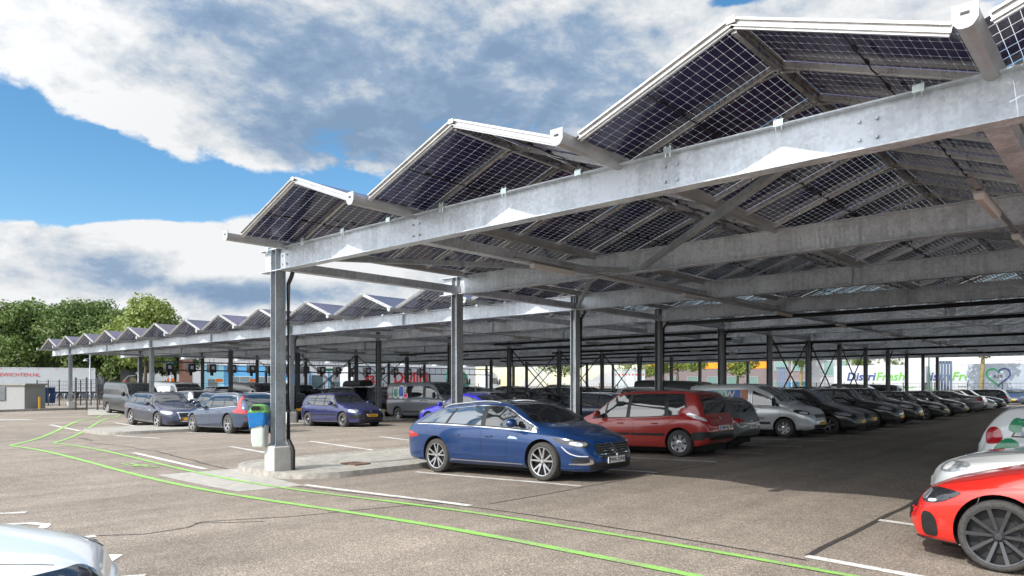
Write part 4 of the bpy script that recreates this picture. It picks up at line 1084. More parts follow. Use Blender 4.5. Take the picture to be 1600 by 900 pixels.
# --- lavender-blue older hatchback at left
b=base('hatch'); xf,xr,hz,bz=b['xf'],b['xr'],b['hz'],b['bz']
d=dict(b); d.update(wb=2.51,fo=.80,ro=.80)
b2=b
S=C(b,wst='steel',r=.31,rimf=.62,lamps=[('headlight','lamp',[(-.16,hz-.33),(.12,hz-.33),(.22,hz-.28),(.20,hz-.19),(-.14,hz-.20),(-.20,hz-.26)],30,.007),('tail_light','red_lamp',[(-.12,bz-.22),(.10,bz-.22),(.10,bz-.02),(-.06,bz-.02)],142,.006)],
  faces=[('front_bumper_trim','black',[(-.70,.36),(.70,.36),(.70,.52),(-.70,.52)],'F',.010),('grille','black',[(-.40,hz-.34),(.40,hz-.34),(.40,hz-.26),(-.40,hz-.26)],'F',.004),('badge','chrome',[(.05*math.cos(t*PI/4),hz-.30+.05*math.sin(t*PI/4)) for t in range(8)],'F',.014),('lower_grille','black',[(-.6,.22),(.6,.22),(.6,.32),(-.6,.32)],'F',.006)],
  sides=[('door_moulding','black',[(-1.0,.50),(.86,.50),(.86,.545),(-1.0,.545)],.007),('front_bumper_corner','black',[(xf-.42,.36),(xf-.12,.36),(xf-.12,.50),(xf-.42,.50)],.006)],plates=[('F',.47,'plate_y','79-JH-RL'),('B',.6,'plate_y',None)])
o=make_car(S,'hatchback','x','car'); place(o,-26.2,17.22+.85,0,'purple blue older hatchback with yellow plate, left of the grey passenger van','purple',GR,2.5)
# --- grey passenger van with coloured blobs
b=van('large'); hz=b['hz']; cx=1.62
S=C(b,win=[(-1.95,-1.93,-.85,-.85),(-.78,-.78,.42,.42),(cx-1.0,cx-.98,cx-.06,cx-.06)],band=(-2.0,-1.98,cx),whi=.17,wst='ten',rimf=.68)
tr=make_car(S,'passenger_van','x','van')
def blob(root,car,cx_,cz,rx,rz_,col,nm):
    mt=bpy.data.materials.get(nm) or mat(nm,col,.3)
    wm=bpy.data.materials.get('film_white') or mat('film_white',(.8,.8,.8),.4)
    for md in('L','R'):
        for k,(m2,s_) in enumerate(((wm,1.18),(mt,1.0))):
            mb=MB(); car.patch(mb,[(cx_+rx*s_*abs(math.cos(t*PI/8))**.7*(1 if math.cos(t*PI/8)>0 else -1),cz+rz_*s_*math.sin(t*PI/8)) for t in range(16)],md,.012+.004*k,.2); mb.build('decal',m2,root,40)
blob(tr,S,-1.72,1.42,.16,.24,lin((40,150,110)),'film_green'); blob(tr,S,-1.28,1.46,.19,.30,lin((40,90,190)),'film_blue2'); blob(tr,S,-.93,1.27,.16,.12,lin((225,60,110)),'film_pink')
for md,rz in (('R',0),('L',180)):
    t=text_mesh('Feelmore',.15,M['plate_w'],'van_lettering',tr,.001,.001); p,n=S._map(1.05,.95,md,.012); t.location=p; t.rotation_euler=(PI/2,0,math.radians(rz))
place(tr,-27.4,23.36+.98,0,'mid grey passenger van with green, blue and pink petals on its rear side glass','vangrey',GR,3.1)
# --- dark estate and slate estate at left
b=base('estate'); hz=b['hz'];bz=b['bz']
S=C(b,wst='five',chrome=False,rails=(-1.7,.2,'black'),faces=[('grille','black',[(-.30,.36),(.30,.36),(.38,hz-.27),(-.38,hz-.27)],'F',.006),('grille_frame','chrome',[(-.36,.33),(.36,.33),(.44,hz-.24),(-.44,hz-.24)],'F',.003),('lower_grille','black',[(-.75,.24),(-.42,.24),(-.42,.36),(-.75,.36)],'F',.004),('lower_grille','black',[(.42,.24),(.75,.24),(.75,.36),(.42,.36)],'F',.004)],
  lamps=[('headlight','lamp',[(-.20,hz-.34),(.12,hz-.33),(.34,hz-.25),(.32,hz-.18),(-.18,hz-.21)],36,.007),('tail_light','red_lamp',[(-.3,bz-.14),(.2,bz-.16),(.2,bz),(-.2,bz)],142,.006)],
  sides=[('sill_brightwork','chrome',[(-1.0,.30),(1.0,.30),(1.0,.315),(-1.0,.315)],.006),('number_flash','chrome',[(.62,bz-.17),(.76,bz-.17),(.76,bz-.13),(.62,bz-.13)],.006)])
EST=make_car(S,'estate_car','x','car'); place(EST,-32.05,12.05+.93,0,'midnight blue estate car with large trapezoid grille, nose towards the slate estate car','midnight',GR,2.84)
b=base('estate'); hz=b['hz'];bz=b['bz']
S=C(b,wst='five_twin',rimm='rim',chrome=True,rails=(-1.7,.2,'chrome'),lamps=[b['lamps'][0],('tail_light','red_lamp',[(-.44,bz-.11),(-.28,bz-.18),(.24,bz-.22),(.24,bz-.12),(-.02,bz-.06),(-.08,bz+.18),(-.02,bz+.40),(-.10,bz+.42),(-.2,bz+.15),(-.24,bz-.02)],142,.007)],
  faces=b['faces'][:2]+[('rear_bumper_trim','black',[(-.8,.26),(.8,.26),(.8,.42),(-.8,.42)],'B',.004),('reflector','red_lamp',[(-.78,.50),(-.5,.50),(-.5,.53),(-.78,.53)],'B',.008),('reflector','red_lamp',[(.5,.50),(.78,.50),(.78,.53),(.5,.53)],'B',.008)])
V6=make_car(S,'estate_car','x','car'); place(V6,-25.7,11.96+.93,180,'slate blue estate car with tall L-shaped red tail lamps, beside the litter bin post','slate',GR,2.87)
# --- dark van at far left
b=van('large'); S=C(b,wst='cover',sides=[])
VL=make_car(S,'delivery_van','x','van'); place(VL,-47.3,16.25+.98,0,'black grey delivery van standing at the head of the green footpath lines','darkgrey',GR,3.1)
# --- right-hand foreground
b=base('city'); xf,xr,hz,bz=b['xf'],b['xr'],b['hz'],b['bz']
S=C(b,wb=2.56,r=.335,rimf=.82,tw=.22,wst='ten',rimm='rim_dark',gap=.045,
 lamps=[('headlight','lamp_in',[(-.24,hz-.34),(-.02,hz-.365),(.10,hz-.33),(.22,hz-.235),(.20,hz-.21),(-.22,hz-.215)],40,.006),
        ('headlight_lens','lamp',[(-.20,hz-.335),(-.08,hz-.345),(-.10,hz-.25),(-.19,hz-.24)],40,.012),('headlight_lens','lamp_white',[(-.04,hz-.35),(.04,hz-.34),(.05,hz-.31),(-.04,hz-.32)],40,.012),
        ('air_intake','black',[(-.10,.24),(.02,.23),(.06,.27),(.03,.46),(-.10,.48)],40,.006),('tail_light','red_lamp',[(-.3,bz-.14),(.2,bz-.16),(.2,bz),(-.2,bz)],142,.006)],
 faces=[('grille','black',[(-.40,.34),(.40,.34),(.46,hz-.30),(-.46,hz-.30)],'F',.005),('splitter','black',[(-.7,.16),(.7,.16),(.74,.205),(-.74,.205)],'F',.012)],
 plates=[],gaps=b['gaps']+[[(xf-.62,hz-.17),(xf-.60,hz-.28),(xf-.50,hz-.45)]])
o=make_car(S,'hatchback','x','car'); place(o,.22,7.93+.87,180,'bright red hatchback with black ten-spoke wheel, cut by the right edge of the picture','red',GR,2.56)
b=base('sedan'); hz=b['hz']
S=C(b,plates=[],lamps=[('headlight','lamp',[(-.22,hz-.32),(.02,hz-.33),(.18,hz-.27),(.22,hz-.18),(-.18,hz-.19)],38,.006),('headlight_lens','lamp_white',[(-.12,hz-.30),(.0,hz-.305),(.0,hz-.21),(-.12,hz-.205)],38,.012),b['lamps'][1]])
SED=make_car(S,'sedan','x','car'); place(SED,.12,10.4+.92,180,'pale silver car whose bonnet shows just behind the bright red hatchback','lightsilver',GR,2.8)
b=base('city'); bz=b['bz']; xr=b['xr']
b['TOP']=[(xr,.86),(xr+.04,.98),(xr+.09,1.08),(xr+.22,1.26),(xr+.34,1.37),(xr+.5,1.42)]+[q for q in b['TOP'] if q[0]>xr+.8]
b['RW']=[(xr,b['W']/2*.72),(xr+.3,b['W']/2*.74)]+b['RW'][2:]
S=C(b,lamps=[b['lamps'][0],('tail_light','red_lamp',[(-.12,bz+.04),(-.10,bz-.04),(.06,bz-.06),(.12,bz+.04),(.10,bz+.20),(-.04,bz+.22)],142,.008)],rearwin=('B',bz+.14,1.36,.60,.50))
wh=make_car(S,'hatchback','x','car')
def film(root,car,poly,col,nm,off=.006):
    mt=bpy.data.materials.get(nm) or mat(nm,col,.25,coat=.8)
    for md in('L','R'):
        mb=MB(); car.patch(mb,soft(poly),md,off,.035); mb.build('decal',mt,root,40)
film(wh,S,[(xr+.16,.46),(xr+.44,.44),(xr+.46,.66),(xr+.56,.86),(xr+.40,.95),(xr+.26,.86),(xr+.17,.68)],lin((20,135,90)),'film_darkgreen')
film(wh,S,[(xr+.50,.44),(xr+1.3,.46),(xr+1.7,.7),(xr+1.6,.88),(xr+.9,.90),(xr+.62,.84),(xr+.52,.66)],lin((45,90,185)),'film_blue3')
film(wh,S,[(xr+.36,1.06),(xr+.52,1.0),(xr+.60,1.20),(xr+.46,1.26)],lin((20,135,90)),'film_darkgreen',.012)
place(wh,-.10,12.95+.88,0,'white hatchback wearing big green and blue patches, tail towards the aisle at the right edge','white',GR,2.5)
# --- white car bottom left
b=base('hatch'); hz=b['hz'];xf=b['xf']
S=C(b,plates=[],faces=[],lamps=[('headlight','lamp_in',[(-.36,hz-.29),(-.22,hz-.36),(.0,hz-.34),(.30,hz-.20),(.28,hz-.185),(-.05,hz-.20),(-.32,hz-.215)],40,.005),('headlight_lens','rim_dark',[(-.05+.05*math.cos(t*PI/6),hz-.27+.04*math.sin(t*PI/6)) for t in range(12)],40,.010),('headlight_lens','rim_dark',[(-.21+.05*math.cos(t*PI/6),hz-.285+.04*math.sin(t*PI/6)) for t in range(12)],40,.010),b['lamps'][1]])
o=make_car(S,'hatchback','x','car'); o.scale=(1,1,.81); place(o,-5.96,-.27,70,'white hatchback cut by the bottom left corner, only bonnet and swept headlamp in view','white','cars parked in the open',2.6)

# --- background prototypes (fewer details)
def simple(kind,**k):
    b=van('large') if kind=='van' else van('small') if kind=='smallvan' else base(kind); b.update(k); return make_car(C(b),{'van':'minibus','smallvan':'small_van','suv':'sport_utility_car','mpv':'people_carrier','sedan':'sedan','estate':'estate_car','hatch':'hatchback','city':'small_hatchback'}[kind],'x','van' if kind in('van','smallvan') else 'car',1)
protos={}
def bg(kind,X,Y,deg,pn,label):
    if kind not in protos:
        if kind=='estate2': pass
        o=simple(kind,rails=(-1.5,.2,'chrome') if kind in('estate','mpv','suv') else None,wst='five'); protos[kind]=o
    else: o=copy_tree(protos[kind])
    return place(o,X,Y,deg,label,pn,GR)
# main row beyond the van
bg('mpv',-9.75,26.85,0,'black','black people carrier with yellow plate, directly behind the silver lettered van')
bg('hatch',-10.0,29.35,0,'black','low black car between two taller black cars, white plate, second beyond the lettered van')
bg('suv',-9.75,32.0,0,'black','tall black off-roader, third car beyond the lettered van in the main row')
bg('suv',-9.75,35.3,0,'black','black sport utility car with bright twin-spoke wheel, fourth beyond the lettered van')
bg('hatch',-9.6,40.4,0,'black','black hatchback with bright five-spoke wheel, fifth beyond the lettered van')
bg('hatch',-9.65,45.7,0,'darkgrey','dark grey hatchback nose out, between the black hatchback and the silver grey saloon')
bg('sedan',-9.9,51.2,180,'grey','silver grey saloon parked tail out, far along the main row')
bg('sedan',-9.8,55.6,0,'silver','pale silver saloon just beyond the tail-out grey saloon')
bg('estate',-9.9,60.0,0,'black','black estate car nose out, second from the far end of the main row')
bg('hatch',-9.9,64.6,180,'navy','dark blue hatchback tail out at the far end of the main row')
# second row (behind the near columns)
bg('sedan',-18.6,18.5,180,'violet','vivid violet blue saloon seen over the tail of the blue estate car')
bg('estate',-17.2,23.9,180,'navy','navy blue estate car seen between two columns, left of the red people carrier')
bg('mpv',-17.2,29.3,0,'silver','silver people carrier with pale roof rails seen over the red people carrier')
bg('van',-17.2,32.1,0,'black','black minibus with side windows seen behind the column over the red people carrier')
bg('estate',-25.5,26.9,0,'white','white estate car half hidden behind the roof of the blue estate car')
bg('hatch',-25.4,29.5,0,'black','black hatchback right of the white estate car, seen over the blue estate car')
bg('suv',-25.4,32.3,0,'black','black off-roader seen just left of the third column')
bg('suv',-25.4,35.2,0,'darkgrey','dark grey off-roader behind the third column')
bg('hatch',-33.2,15.9,180,'slate','slate blue hatchback seen between the dark estate car and the slate estate car')
bg('hatch',-33.0,18.8,180,'black','black hatchback tail out, just left of the purple blue hatchback')
bg('suv',-33.0,23.9,0,'black','black off-roader carrying a roof box, behind the purple hatchback')
rb=MB()
prof=[(-.42,0),(-.46,.10),(-.40,.26),(-.25,.33),(.25,.33),(.40,.26),(.46,.10),(.42,0)]
rb.prism(prof,(-33.9,23.9,1.74),(-32.3,23.9,1.78),(0,1,0),(0,0,1)); o=rb.build('roof_box',M['black'],None,40); tag(o,'glossy black roof box on the black off-roader behind the purple hatchback','roof box')
bg('hatch',-41.6,18.25,180,'silver','silver hatchback with upright red tail lamps, in front of the white minibus')
bg('hatch',-41.5,20.6,0,'darkgrey','dark grey hatchback right of the silver hatchback with red tail lamps')
bg('van',-49.2,20.9,0,'white','white minibus with dark windscreen, behind the silver hatchback at left')
bg('van',-49.0,26.4,0,'grey','grey minibus seen above the slate estate car')
rnd=random.Random(11)
rows=[(-17.2,LYB,7,'row just behind the near columns'),(-25.4,LYB,9,'second row from the near columns'),(-33.1,LYB,7,'third row from the near columns'),(-41.5,LYB,5,'fourth row from the near columns'),(-49.2,LYB,6,'fifth row from the near columns'),(-56.3,LYB,5,'outermost row')]
OR=['first','second','third','fourth','fifth','sixth','seventh','eighth','ninth','tenth','eleventh','twelfth','thirteenth','fourteenth','fifteenth','sixteenth','seventeenth','eighteenth','nineteenth','twentieth']
occ={(-17.2,29.3),(-17.2,32.1)}
for X,ys,k0,ph in rows:
    q=0
    for k in range(k0,len(ys)-1):
        yc=(ys[k]+ys[k+1])/2
        if X==-17.2 and yc<33.5: continue
        if X==-25.4 and yc<36.5: continue
        if X==-33.1 and yc<25: continue
        if X==-41.5 and yc<22: continue
        if X==-49.2 and (yc<22 or 24.5<yc<28): continue
        if rnd.random()<.16: continue
        kd=rnd.choices(['hatch','estate','suv','mpv','sedan','city','smallvan'],[5,5,4,3,3,3,1.2])[0]
        pn=rnd.choices(['black','darkgrey','grey','silver','navy','brown','white','slate'],[8,5,4,2,3,1,1,2])[0]
        cn={'black':'black','darkgrey':'dark grey','grey':'grey','silver':'silver','navy':'navy','brown':'dark brown','white':'white','slate':'slate blue'}[pn]
        kn={'hatch':'hatchback','estate':'estate car','suv':'off-roader','mpv':'people carrier','sedan':'saloon','city':'small hatchback','smallvan':'small van'}[kd]
        bg(kd,X+rnd.uniform(-.25,.25),yc+rnd.uniform(-.1,.1),rnd.choice([0,0,180]),pn,f'{cn} {kn}, {OR[q]} half-hidden car in the {ph}')
        q+=1
bg('city',-9.2,79.5,-90,'slate','small blue car facing the camera in the open beyond the far end of the carport')
# ------------------------------------------------------------------ litter bin on the nearest column
bin_=empty('litter_bin',(0,0,0),'pale grey litter bin with green lid and blue bag, strapped to the nearest column','litter bin')
bin_.scale=(.9,.9,.97); bin_.location=(-13.28,7.22,0); bin_.rotation_euler=(0,0,math.radians(38))
def rrect(w,d,r,n=4):
    return rounded(-w/2,w/2,-d/2,d/2,r,n)
def loft(mb,secs,cap=True):
    n=len(secs[0][0]); vs=[]
    for pts,z in secs: vs+=[(x,y,z) for x,y in pts]
    fs=[(i*n+j,i*n+(j+1)%n,(i+1)*n+(j+1)%n,(i+1)*n+j) for i in range(len(secs)-1) for j in range(n)]
    if cap: fs+= [tuple(reversed(range(n))),tuple((len(secs)-1)*n+j for j in range(n))]
    mb.add(vs,fs)
M['bin']=mat('bin_grey',(.55,.60,.57),.45,noise=.08)
M['bingreen']=mat('bin_lid_green',lin((86,140,70)),.4,noise=.12)
m=MB(); loft(m,[(rrect(.26,.24,.05),.62),(rrect(.30,.27,.06),.70),(rrect(.36,.32,.07),1.22)]); m.build('bin_body',M['bin'],bin_,40)
def crinkle(seed):
    r=random.Random(seed); secs=[]
    for k,z in enumerate((1.02,1.08,1.14,1.20,1.26,1.31)):
        base_=rrect(.375+.012*k,.34+.012*k,.07,6); secs.append(([(x*(1+r.uniform(-.035,.05)),y*(1+r.uniform(-.035,.05))) for x,y in base_],z))
    # ragged drooping hem at the bottom
    return secs
m=MB(); s_=crinkle(3); n=len(s_[0][0]); vs=[]
for k,(pts,z) in enumerate(s_):
    for j,(x,y) in enumerate(pts): vs.append((x,y,z-(.05*math.sin(j*.9)+.10*(j/n-.4) if k==0 else .02*math.sin(j*1.7+k))))
m.add(vs,[(i*n+j,i*n+(j+1)%n,(i+1)*n+(j+1)%n,(i+1)*n+j) for i in range(len(s_)-1) for j in range(n)])
m.build('bin_bag',mat('blue_bag',lin((12,104,170)),.3,coat=.3,noise=.15,nscale=12,bump=.6,bscale=14),bin_,60)
m=MB(); loft(m,[(rrect(.43,.38,.08,6),1.29),(rrect(.44,.39,.08,6),1.33),(rrect(.40,.35,.08,6),1.35),(rrect(.36,.30,.09,6),1.42),(rrect(.28,.22,.09,6),1.475),(rrect(.12,.10,.05,6),1.49)])
lid=m.build('bin_lid',M['bingreen'],bin_,50)
m=MB(); m.prism(rounded(-.11,.11,-.045,.045,.04,4),(0,-.20,1.405),(0,-.05,1.405),(1,0,0),(0,0,1)); m.build('bin_opening',M['arch'],lid,40)
m=MB(); m.prism(rounded(-.125,.125,-.06,.06,.05,4),(0,-.195,1.405),(0,-.05,1.405),(1,0,0),(0,0,1)); m.build('opening_rim',M['bingreen'],lid,40)
m=MB(); m.box(-.05,.05,.15,.26,.85,.90); m.box(-.05,.05,.15,.26,1.12,1.16); m.build('bin_bracket',M['galv_dark'],bin_)

# ------------------------------------------------------------------ trees
def leaf_mat(name,c0,c1,c2):
    m,nt,b=new_mat(name); oi=N(nt,'ShaderNodeTexCoord')
    n=N(nt,'ShaderNodeTexNoise',inp={'Scale':1.3,'Detail':4,'Roughness':.7}); nt.links.new(oi.outputs['Object'],n.inputs['Vector'])
    r=ramp(nt,n.outputs['Fac'],[(.3,c0),(.5,c1),(.72,c2)]); nt.links.new(r.outputs[0],b.inputs['Base Color']); b.inputs['Roughness'].default_value=.6
    tl=N(nt,'ShaderNodeBsdfTranslucent'); nt.links.new(r.outputs[0],tl.inputs[0]); ms=N(nt,'ShaderNodeMixShader',inp={0:.35})
    nt.links.new(b.outputs[0],ms.inputs[1]); nt.links.new(tl.outputs[0],ms.inputs[2]); nt.links.new(ms.outputs[0],nt.nodes['Material Output'].inputs[0]); return m
LM=[leaf_mat('leaf_dark',(.06,.105,.03),(.105,.165,.042),(.17,.235,.065)),leaf_mat('leaf_mid',(.075,.125,.034),(.125,.19,.048),(.20,.265,.072)),leaf_mat('leaf_bright',(.12,.18,.04),(.19,.255,.055),(.29,.34,.085))]
BK=mat('bark',(.10,.08,.06),.9,noise=.3,nscale=6); BKY=mat('yellow_bark',(.24,.20,.09),.9,noise=.35,nscale=5)  # second bark colour is yellower
def tree(X,Y,H,R,z0,lm,label,seed,leaves=5200,trunk=.22,bark=None,size=.30,lean=0,group='trees beyond the car park'):
    r=random.Random(seed); t=empty('tree',(X,Y,0),label,'tree',group)
    m=MB(); top=H*.72
    pts=[(0,0,0),(.06*lean,.05,z0*.5),(.12*lean+.1,.1,z0),(.1,.15,z0+(top-z0)*.5),(.2,0,top)]
    m.tube(pts,[trunk*1.25,trunk,trunk*.85,trunk*.55,trunk*.15],8)
    lobes=[]
    nl=int(9+R*2.2)
    for k in range(nl):
        a=r.uniform(0,2*PI); u=r.random()**.6; h=z0+(H-z0)*r.uniform(.12,.92)
        env=math.sin(PI*min(.97,max(.06,((h-z0)/(H-z0))))**.8)**.6
        rr=R*u*env*.82; c=Vector((rr*math.cos(a),rr*math.sin(a),h)); s=r.uniform(.24,.42)*R*(.75+.35*env)
        lobes.append((c,s))
        st=Vector((.1,.1,z0+(h-z0)*r.uniform(0,.45))); mid=(st+c)/2+Vector((0,0,-.2))
        m.tube([st,mid,c],[trunk*.32,trunk*.2,trunk*.06],5)
    lobes.append((Vector((0,0,H*.88)),R*.38))
    m.build('trunk',bark or BK,t,60)
    c_=MB()
    for k in range(leaves):
        ce,s=r.choices(lobes,[q[1]**2 for q in lobes])[0]
        d=Vector((r.gauss(0,1),r.gauss(0,1),r.gauss(0,1))).normalized()*s*(r.random()**.38)*r.uniform(.85,1.12); d.z*=.78
        p=ce+d; z=size*r.uniform(.5,1.25)
        if p.z<z0*.85: continue
        n=(d.normalized()*.6+Vector((r.uniform(-1,1),r.uniform(-1,1),r.uniform(-.3,1)))).normalized(); a=n.orthogonal().normalized(); b=n.cross(a); th=r.uniform(0,6.28)
        a,b=a*math.cos(th)+b*math.sin(th),b*math.cos(th)-a*math.sin(th)
        c_.add([p-a*z*.5,p+b*z*.32,p+a*z*.55,p-b*z*.32],[(0,1,2,3)])
    c_.build('crown',lm,t)
    return t
TREES=[(-119.9,26.7,13.4,7.2,2.2,1,'broad green tree at the left edge of the picture',5),
 (-121.4,31.5,14.2,7.0,2.2,0,'second tree from the left edge, behind the lettered white trailer',6),
 (-109,31.8,13.4,6.0,2.4,0,'dark green tree rising behind the end of the lettered white trailer',7),
 (-110.4,36.2,14.2,6.0,2.4,0,'tallest dark green tree, just left of the bright loose tree',8),
 (-93.5,35.4,12.9,5.9,4.0,2,'bright loose-leaved tree standing right of the dark trees, over the carport end',9),
 (-103,43,11.0,4.4,3.0,1,'small green tree partly hidden by the left end of the carport roof',10),
 (-130,36,12.5,7,2,0,'dark tree mass behind the lettered trailer, furthest of the left trees',30),
 (-114,34,13.6,6.2,2.2,1,'mid green tree filling the middle of the left tree line',31),
 (-103.5,35.5,12.2,5.0,2.4,1,'lighter green tree between the tallest dark tree and the bright loose tree',32),
 (-65.8,84,8.2,4.2,3.4,1,'round green tree seen under the roof, left of the glass shelter',11),
 (-60,97,8.5,4.0,3.2,2,'pale green tree seen under the roof, right next to the glass shelter',12),
 (-55.5,100.7,8.5,3.2,3.4,2,'first small tree before the orange-banded brick building',13),
 (-51.0,99.3,8.5,3.4,4.0,2,'pale-trunked tree at the middle of the orange-banded brick building',14),
 (-46.6,103,8.5,3.6,3.0,2,'bushy bright tree at the right part of the orange-banded brick building',15)]
for X,Y,H,R,z0,li,lab,sd in TREES: tree(X,Y,H,R,z0,LM[li],lab,sd,leaves=9000 if X<-85 else 2600,size=.50 if X<-85 else .42)
for X,Y,lab,sd in ((-28.0,98.5,'thin yellow-barked tree left of the first lettered refrigerated trailer',21),(-25.4,101,'thin tree between the first and second refrigerated trailers',22),(-11.9,80,'yellow-barked tree trunk before the grey trailer with heart emblem',23),(-36,100,'thin yellow-barked tree before the dark brick building',24)):
    tree(X,Y,9,2.6,4.2,LM[1],lab,sd,leaves=1500,trunk=.2,bark=BKY,size=.36)

# ------------------------------------------------------------------ trailers and trucks
M['trailer']=mat('trailer_white',(.50,.53,.56),.4,noise=.05,nscale=1.5)
M['trailer_g']=mat('trailer_grey',(.34,.39,.46),.4,noise=.12,nscale=1.2)
FR=mat('fresh_green',lin((100,175,60)),.4); DB=mat('letter_navy',lin((55,70,125)),.4); RD=mat('letter_red',lin((205,35,40)),.4); DK=mat('letter_dark',(.03,.03,.035),.4); OR_=mat('marker_orange',lin((235,120,30)),.4)
def trailer(X,Y,deg,label,body=M['trailer'],L_=13.6,z1=4.0,z0=1.15,fridge=False,writes=(),markers=False):
    """origin mid-length; local +x along the trailer, the lettered face is local -y"""
    t=empty('trailer',(X,Y,0),label,'trailer','parked trailers',math.radians(deg))
    m=MB(); m.box(-L_/2,L_/2,-1.27,1.27,z0,z1); t_=m.build('box_body',body,t)
    m=MB(); m.box(-L_/2-.01,L_/2+.01,-1.285,1.285,z0-.12,z0+.04); m.box(-L_/2-.01,L_/2+.01,-1.285,1.285,z1-.07,z1+.02); m.box(-L_/2-.02,-L_/2+.08,-1.285,1.285,z0,z1); m.box(L_/2-.08,L_/2+.02,-1.285,1.285,z0,z1); m.build('frame_rail',M['galv_dark'],t)
    m=MB(); m.box(-L_/2+.4,L_/2-.6,-.45,.45,.85,1.1); m.build('chassis',M['steel_dark'],t)
    for x in (-L_/2+1.6,-L_/2+2.9,-L_/2+4.2):
        for sg in (-1,1):
            m=MB(); m.lathe([(0,-.14),(.30,-.14),(.34,-.15),(.5,-.13),(.52,0),(.5,.13),(.3,.14),(0,.14)],(x,sg*1.08,.52),'y',20); m.build('wheel',M['rubber'],t,40)
    m=MB()
    for x in (L_/2-3.2,): m.box(x-.06,x+.06,-1.0,-.9,.1,1.1); m.box(x-.06,x+.06,.9,1.0,.1,1.1)
    m.box(-L_/2+5.4,L_/2-3.6,-1.24,-1.2,.45,.95); m.build('side_guard',M['steel_dark'],t)
    if fridge:
        m=MB(); m.box(L_/2,L_/2+.45,-.95,.95,z1-1.9,z1-.1); m.box(L_/2+.45,L_/2+.47,-.7,.7,z1-.9,z1-.35); m.build('cooling_unit',M['cap'],t)
    if markers:
        for k in range(9):
            x=-L_/2+.4+k*(L_-.8)/8; m=MB(); m.box(x-.09,x+.09,-1.30,-1.275,z1-.16,z1-.10); m.build('marker_light',OR_,t)
    for txt,sz,x,z,mm,shr,al,bold in writes:
        o=text_mesh(txt,sz,mm,'trailer_lettering',t,.004,bold,1.0,shr,al); o.location=(x,-1.30,z); o.rotation_euler=(PI/2,0,0)
    return t
trailer(-104.6,25.0,70,'long white box trailer lettered TESTGEWICHTEN.NL beneath the trees at left',z1=4.0,L_=16,markers=True,
  writes=[('SOUTEN-',.62,-3.9,3.1,DK,0,'RIGHT',.0),('TESTGEWICHTEN.NL',.62,-3.8,3.1,RD,0,'LEFT',.0)])
trailer(-71.5,57.5,90,'white trailer with big red serif name, parked beyond the left side of the carport',L_=15,writes=[('van',1.9,-5.9,2.7,RD,0,'LEFT',.03),('DUIJN',2.1,-1.4,2.7,RD,0,'LEFT',.05)])
w_=[('Distri',1.75,-.2,2.75,DB,.2,'RIGHT',.03),('Fresh',1.75,-.1,2.75,FR,.2,'LEFT',.02),('transport & storage',.42,2.4,1.7,DB,.1,'CENTER',0)]
tl=[(-22.6,86.5,'first white refrigerated trailer lettered DistriFresh, left of the second one'),(-15.9,89.5,'second white refrigerated trailer lettered DistriFresh, behind the blue grey ribbed panel')]
for k,(X,Y,lab) in enumerate(tl):
    t=trailer(X,Y,6,lab,L_=8.6 if k==0 else 10.4,fridge=(k==0),writes=[(a,b*.72,c*.72,d,e,f_,g_,h_) for a,b,c,d,e,f_,g_,h_ in w_])
    s=MB()
    pl=[(-4.2+.42*i,1.35+.32*math.sin(i*.33+1.2)) for i in range(20)]
    for (a,b),(c,d) in zip(pl,pl[1:]): s.bar((a,-1.295,b),(c,-1.295,d),.012,.09,(0,0,1))
    s.build('swoosh',FR,t)
t=trailer(-7.2,86.6,5,'grey trailer with green and navy heart emblem, right end of the trailer row',body=M['trailer_g'],L_=13.6,writes=[('Food that',.8,-1.7,2.75,DK,0,'LEFT',.015),('eco',.55,-4.15,2.75,DK,0,'CENTER',.0)])
for sg,mm in ((-1,mat('heart_green',lin((30,160,80)),.4)),(1,DB)):
    s=MB(); pl=[]
    for i in range(14):
        a=i/13*PI; x=16*math.sin(a)**3; z=13*math.cos(a)-5*math.cos(2*a)-2*math.cos(3*a)-math.cos(4*a); pl.append((sg*x*.062-4.15,z*.062+2.75))
    for (a,b),(c,d) in zip(pl,pl[1:]): s.bar((a,-1.296,b),(c,-1.296,d),.014,.13,(0,0,1))
    s.build('heart_emblem',mm,t)
s=MB(); s.box(2.3,3.4,-1.3,-1.285,2.25,3.2); s.build('green_square',FR,t); q=text_mesh('E',.9,M['cap'],'trailer_lettering',t,.004,.02); q.location=(2.85,-1.31,2.72); q.rotation_euler=(PI/2,0,0)
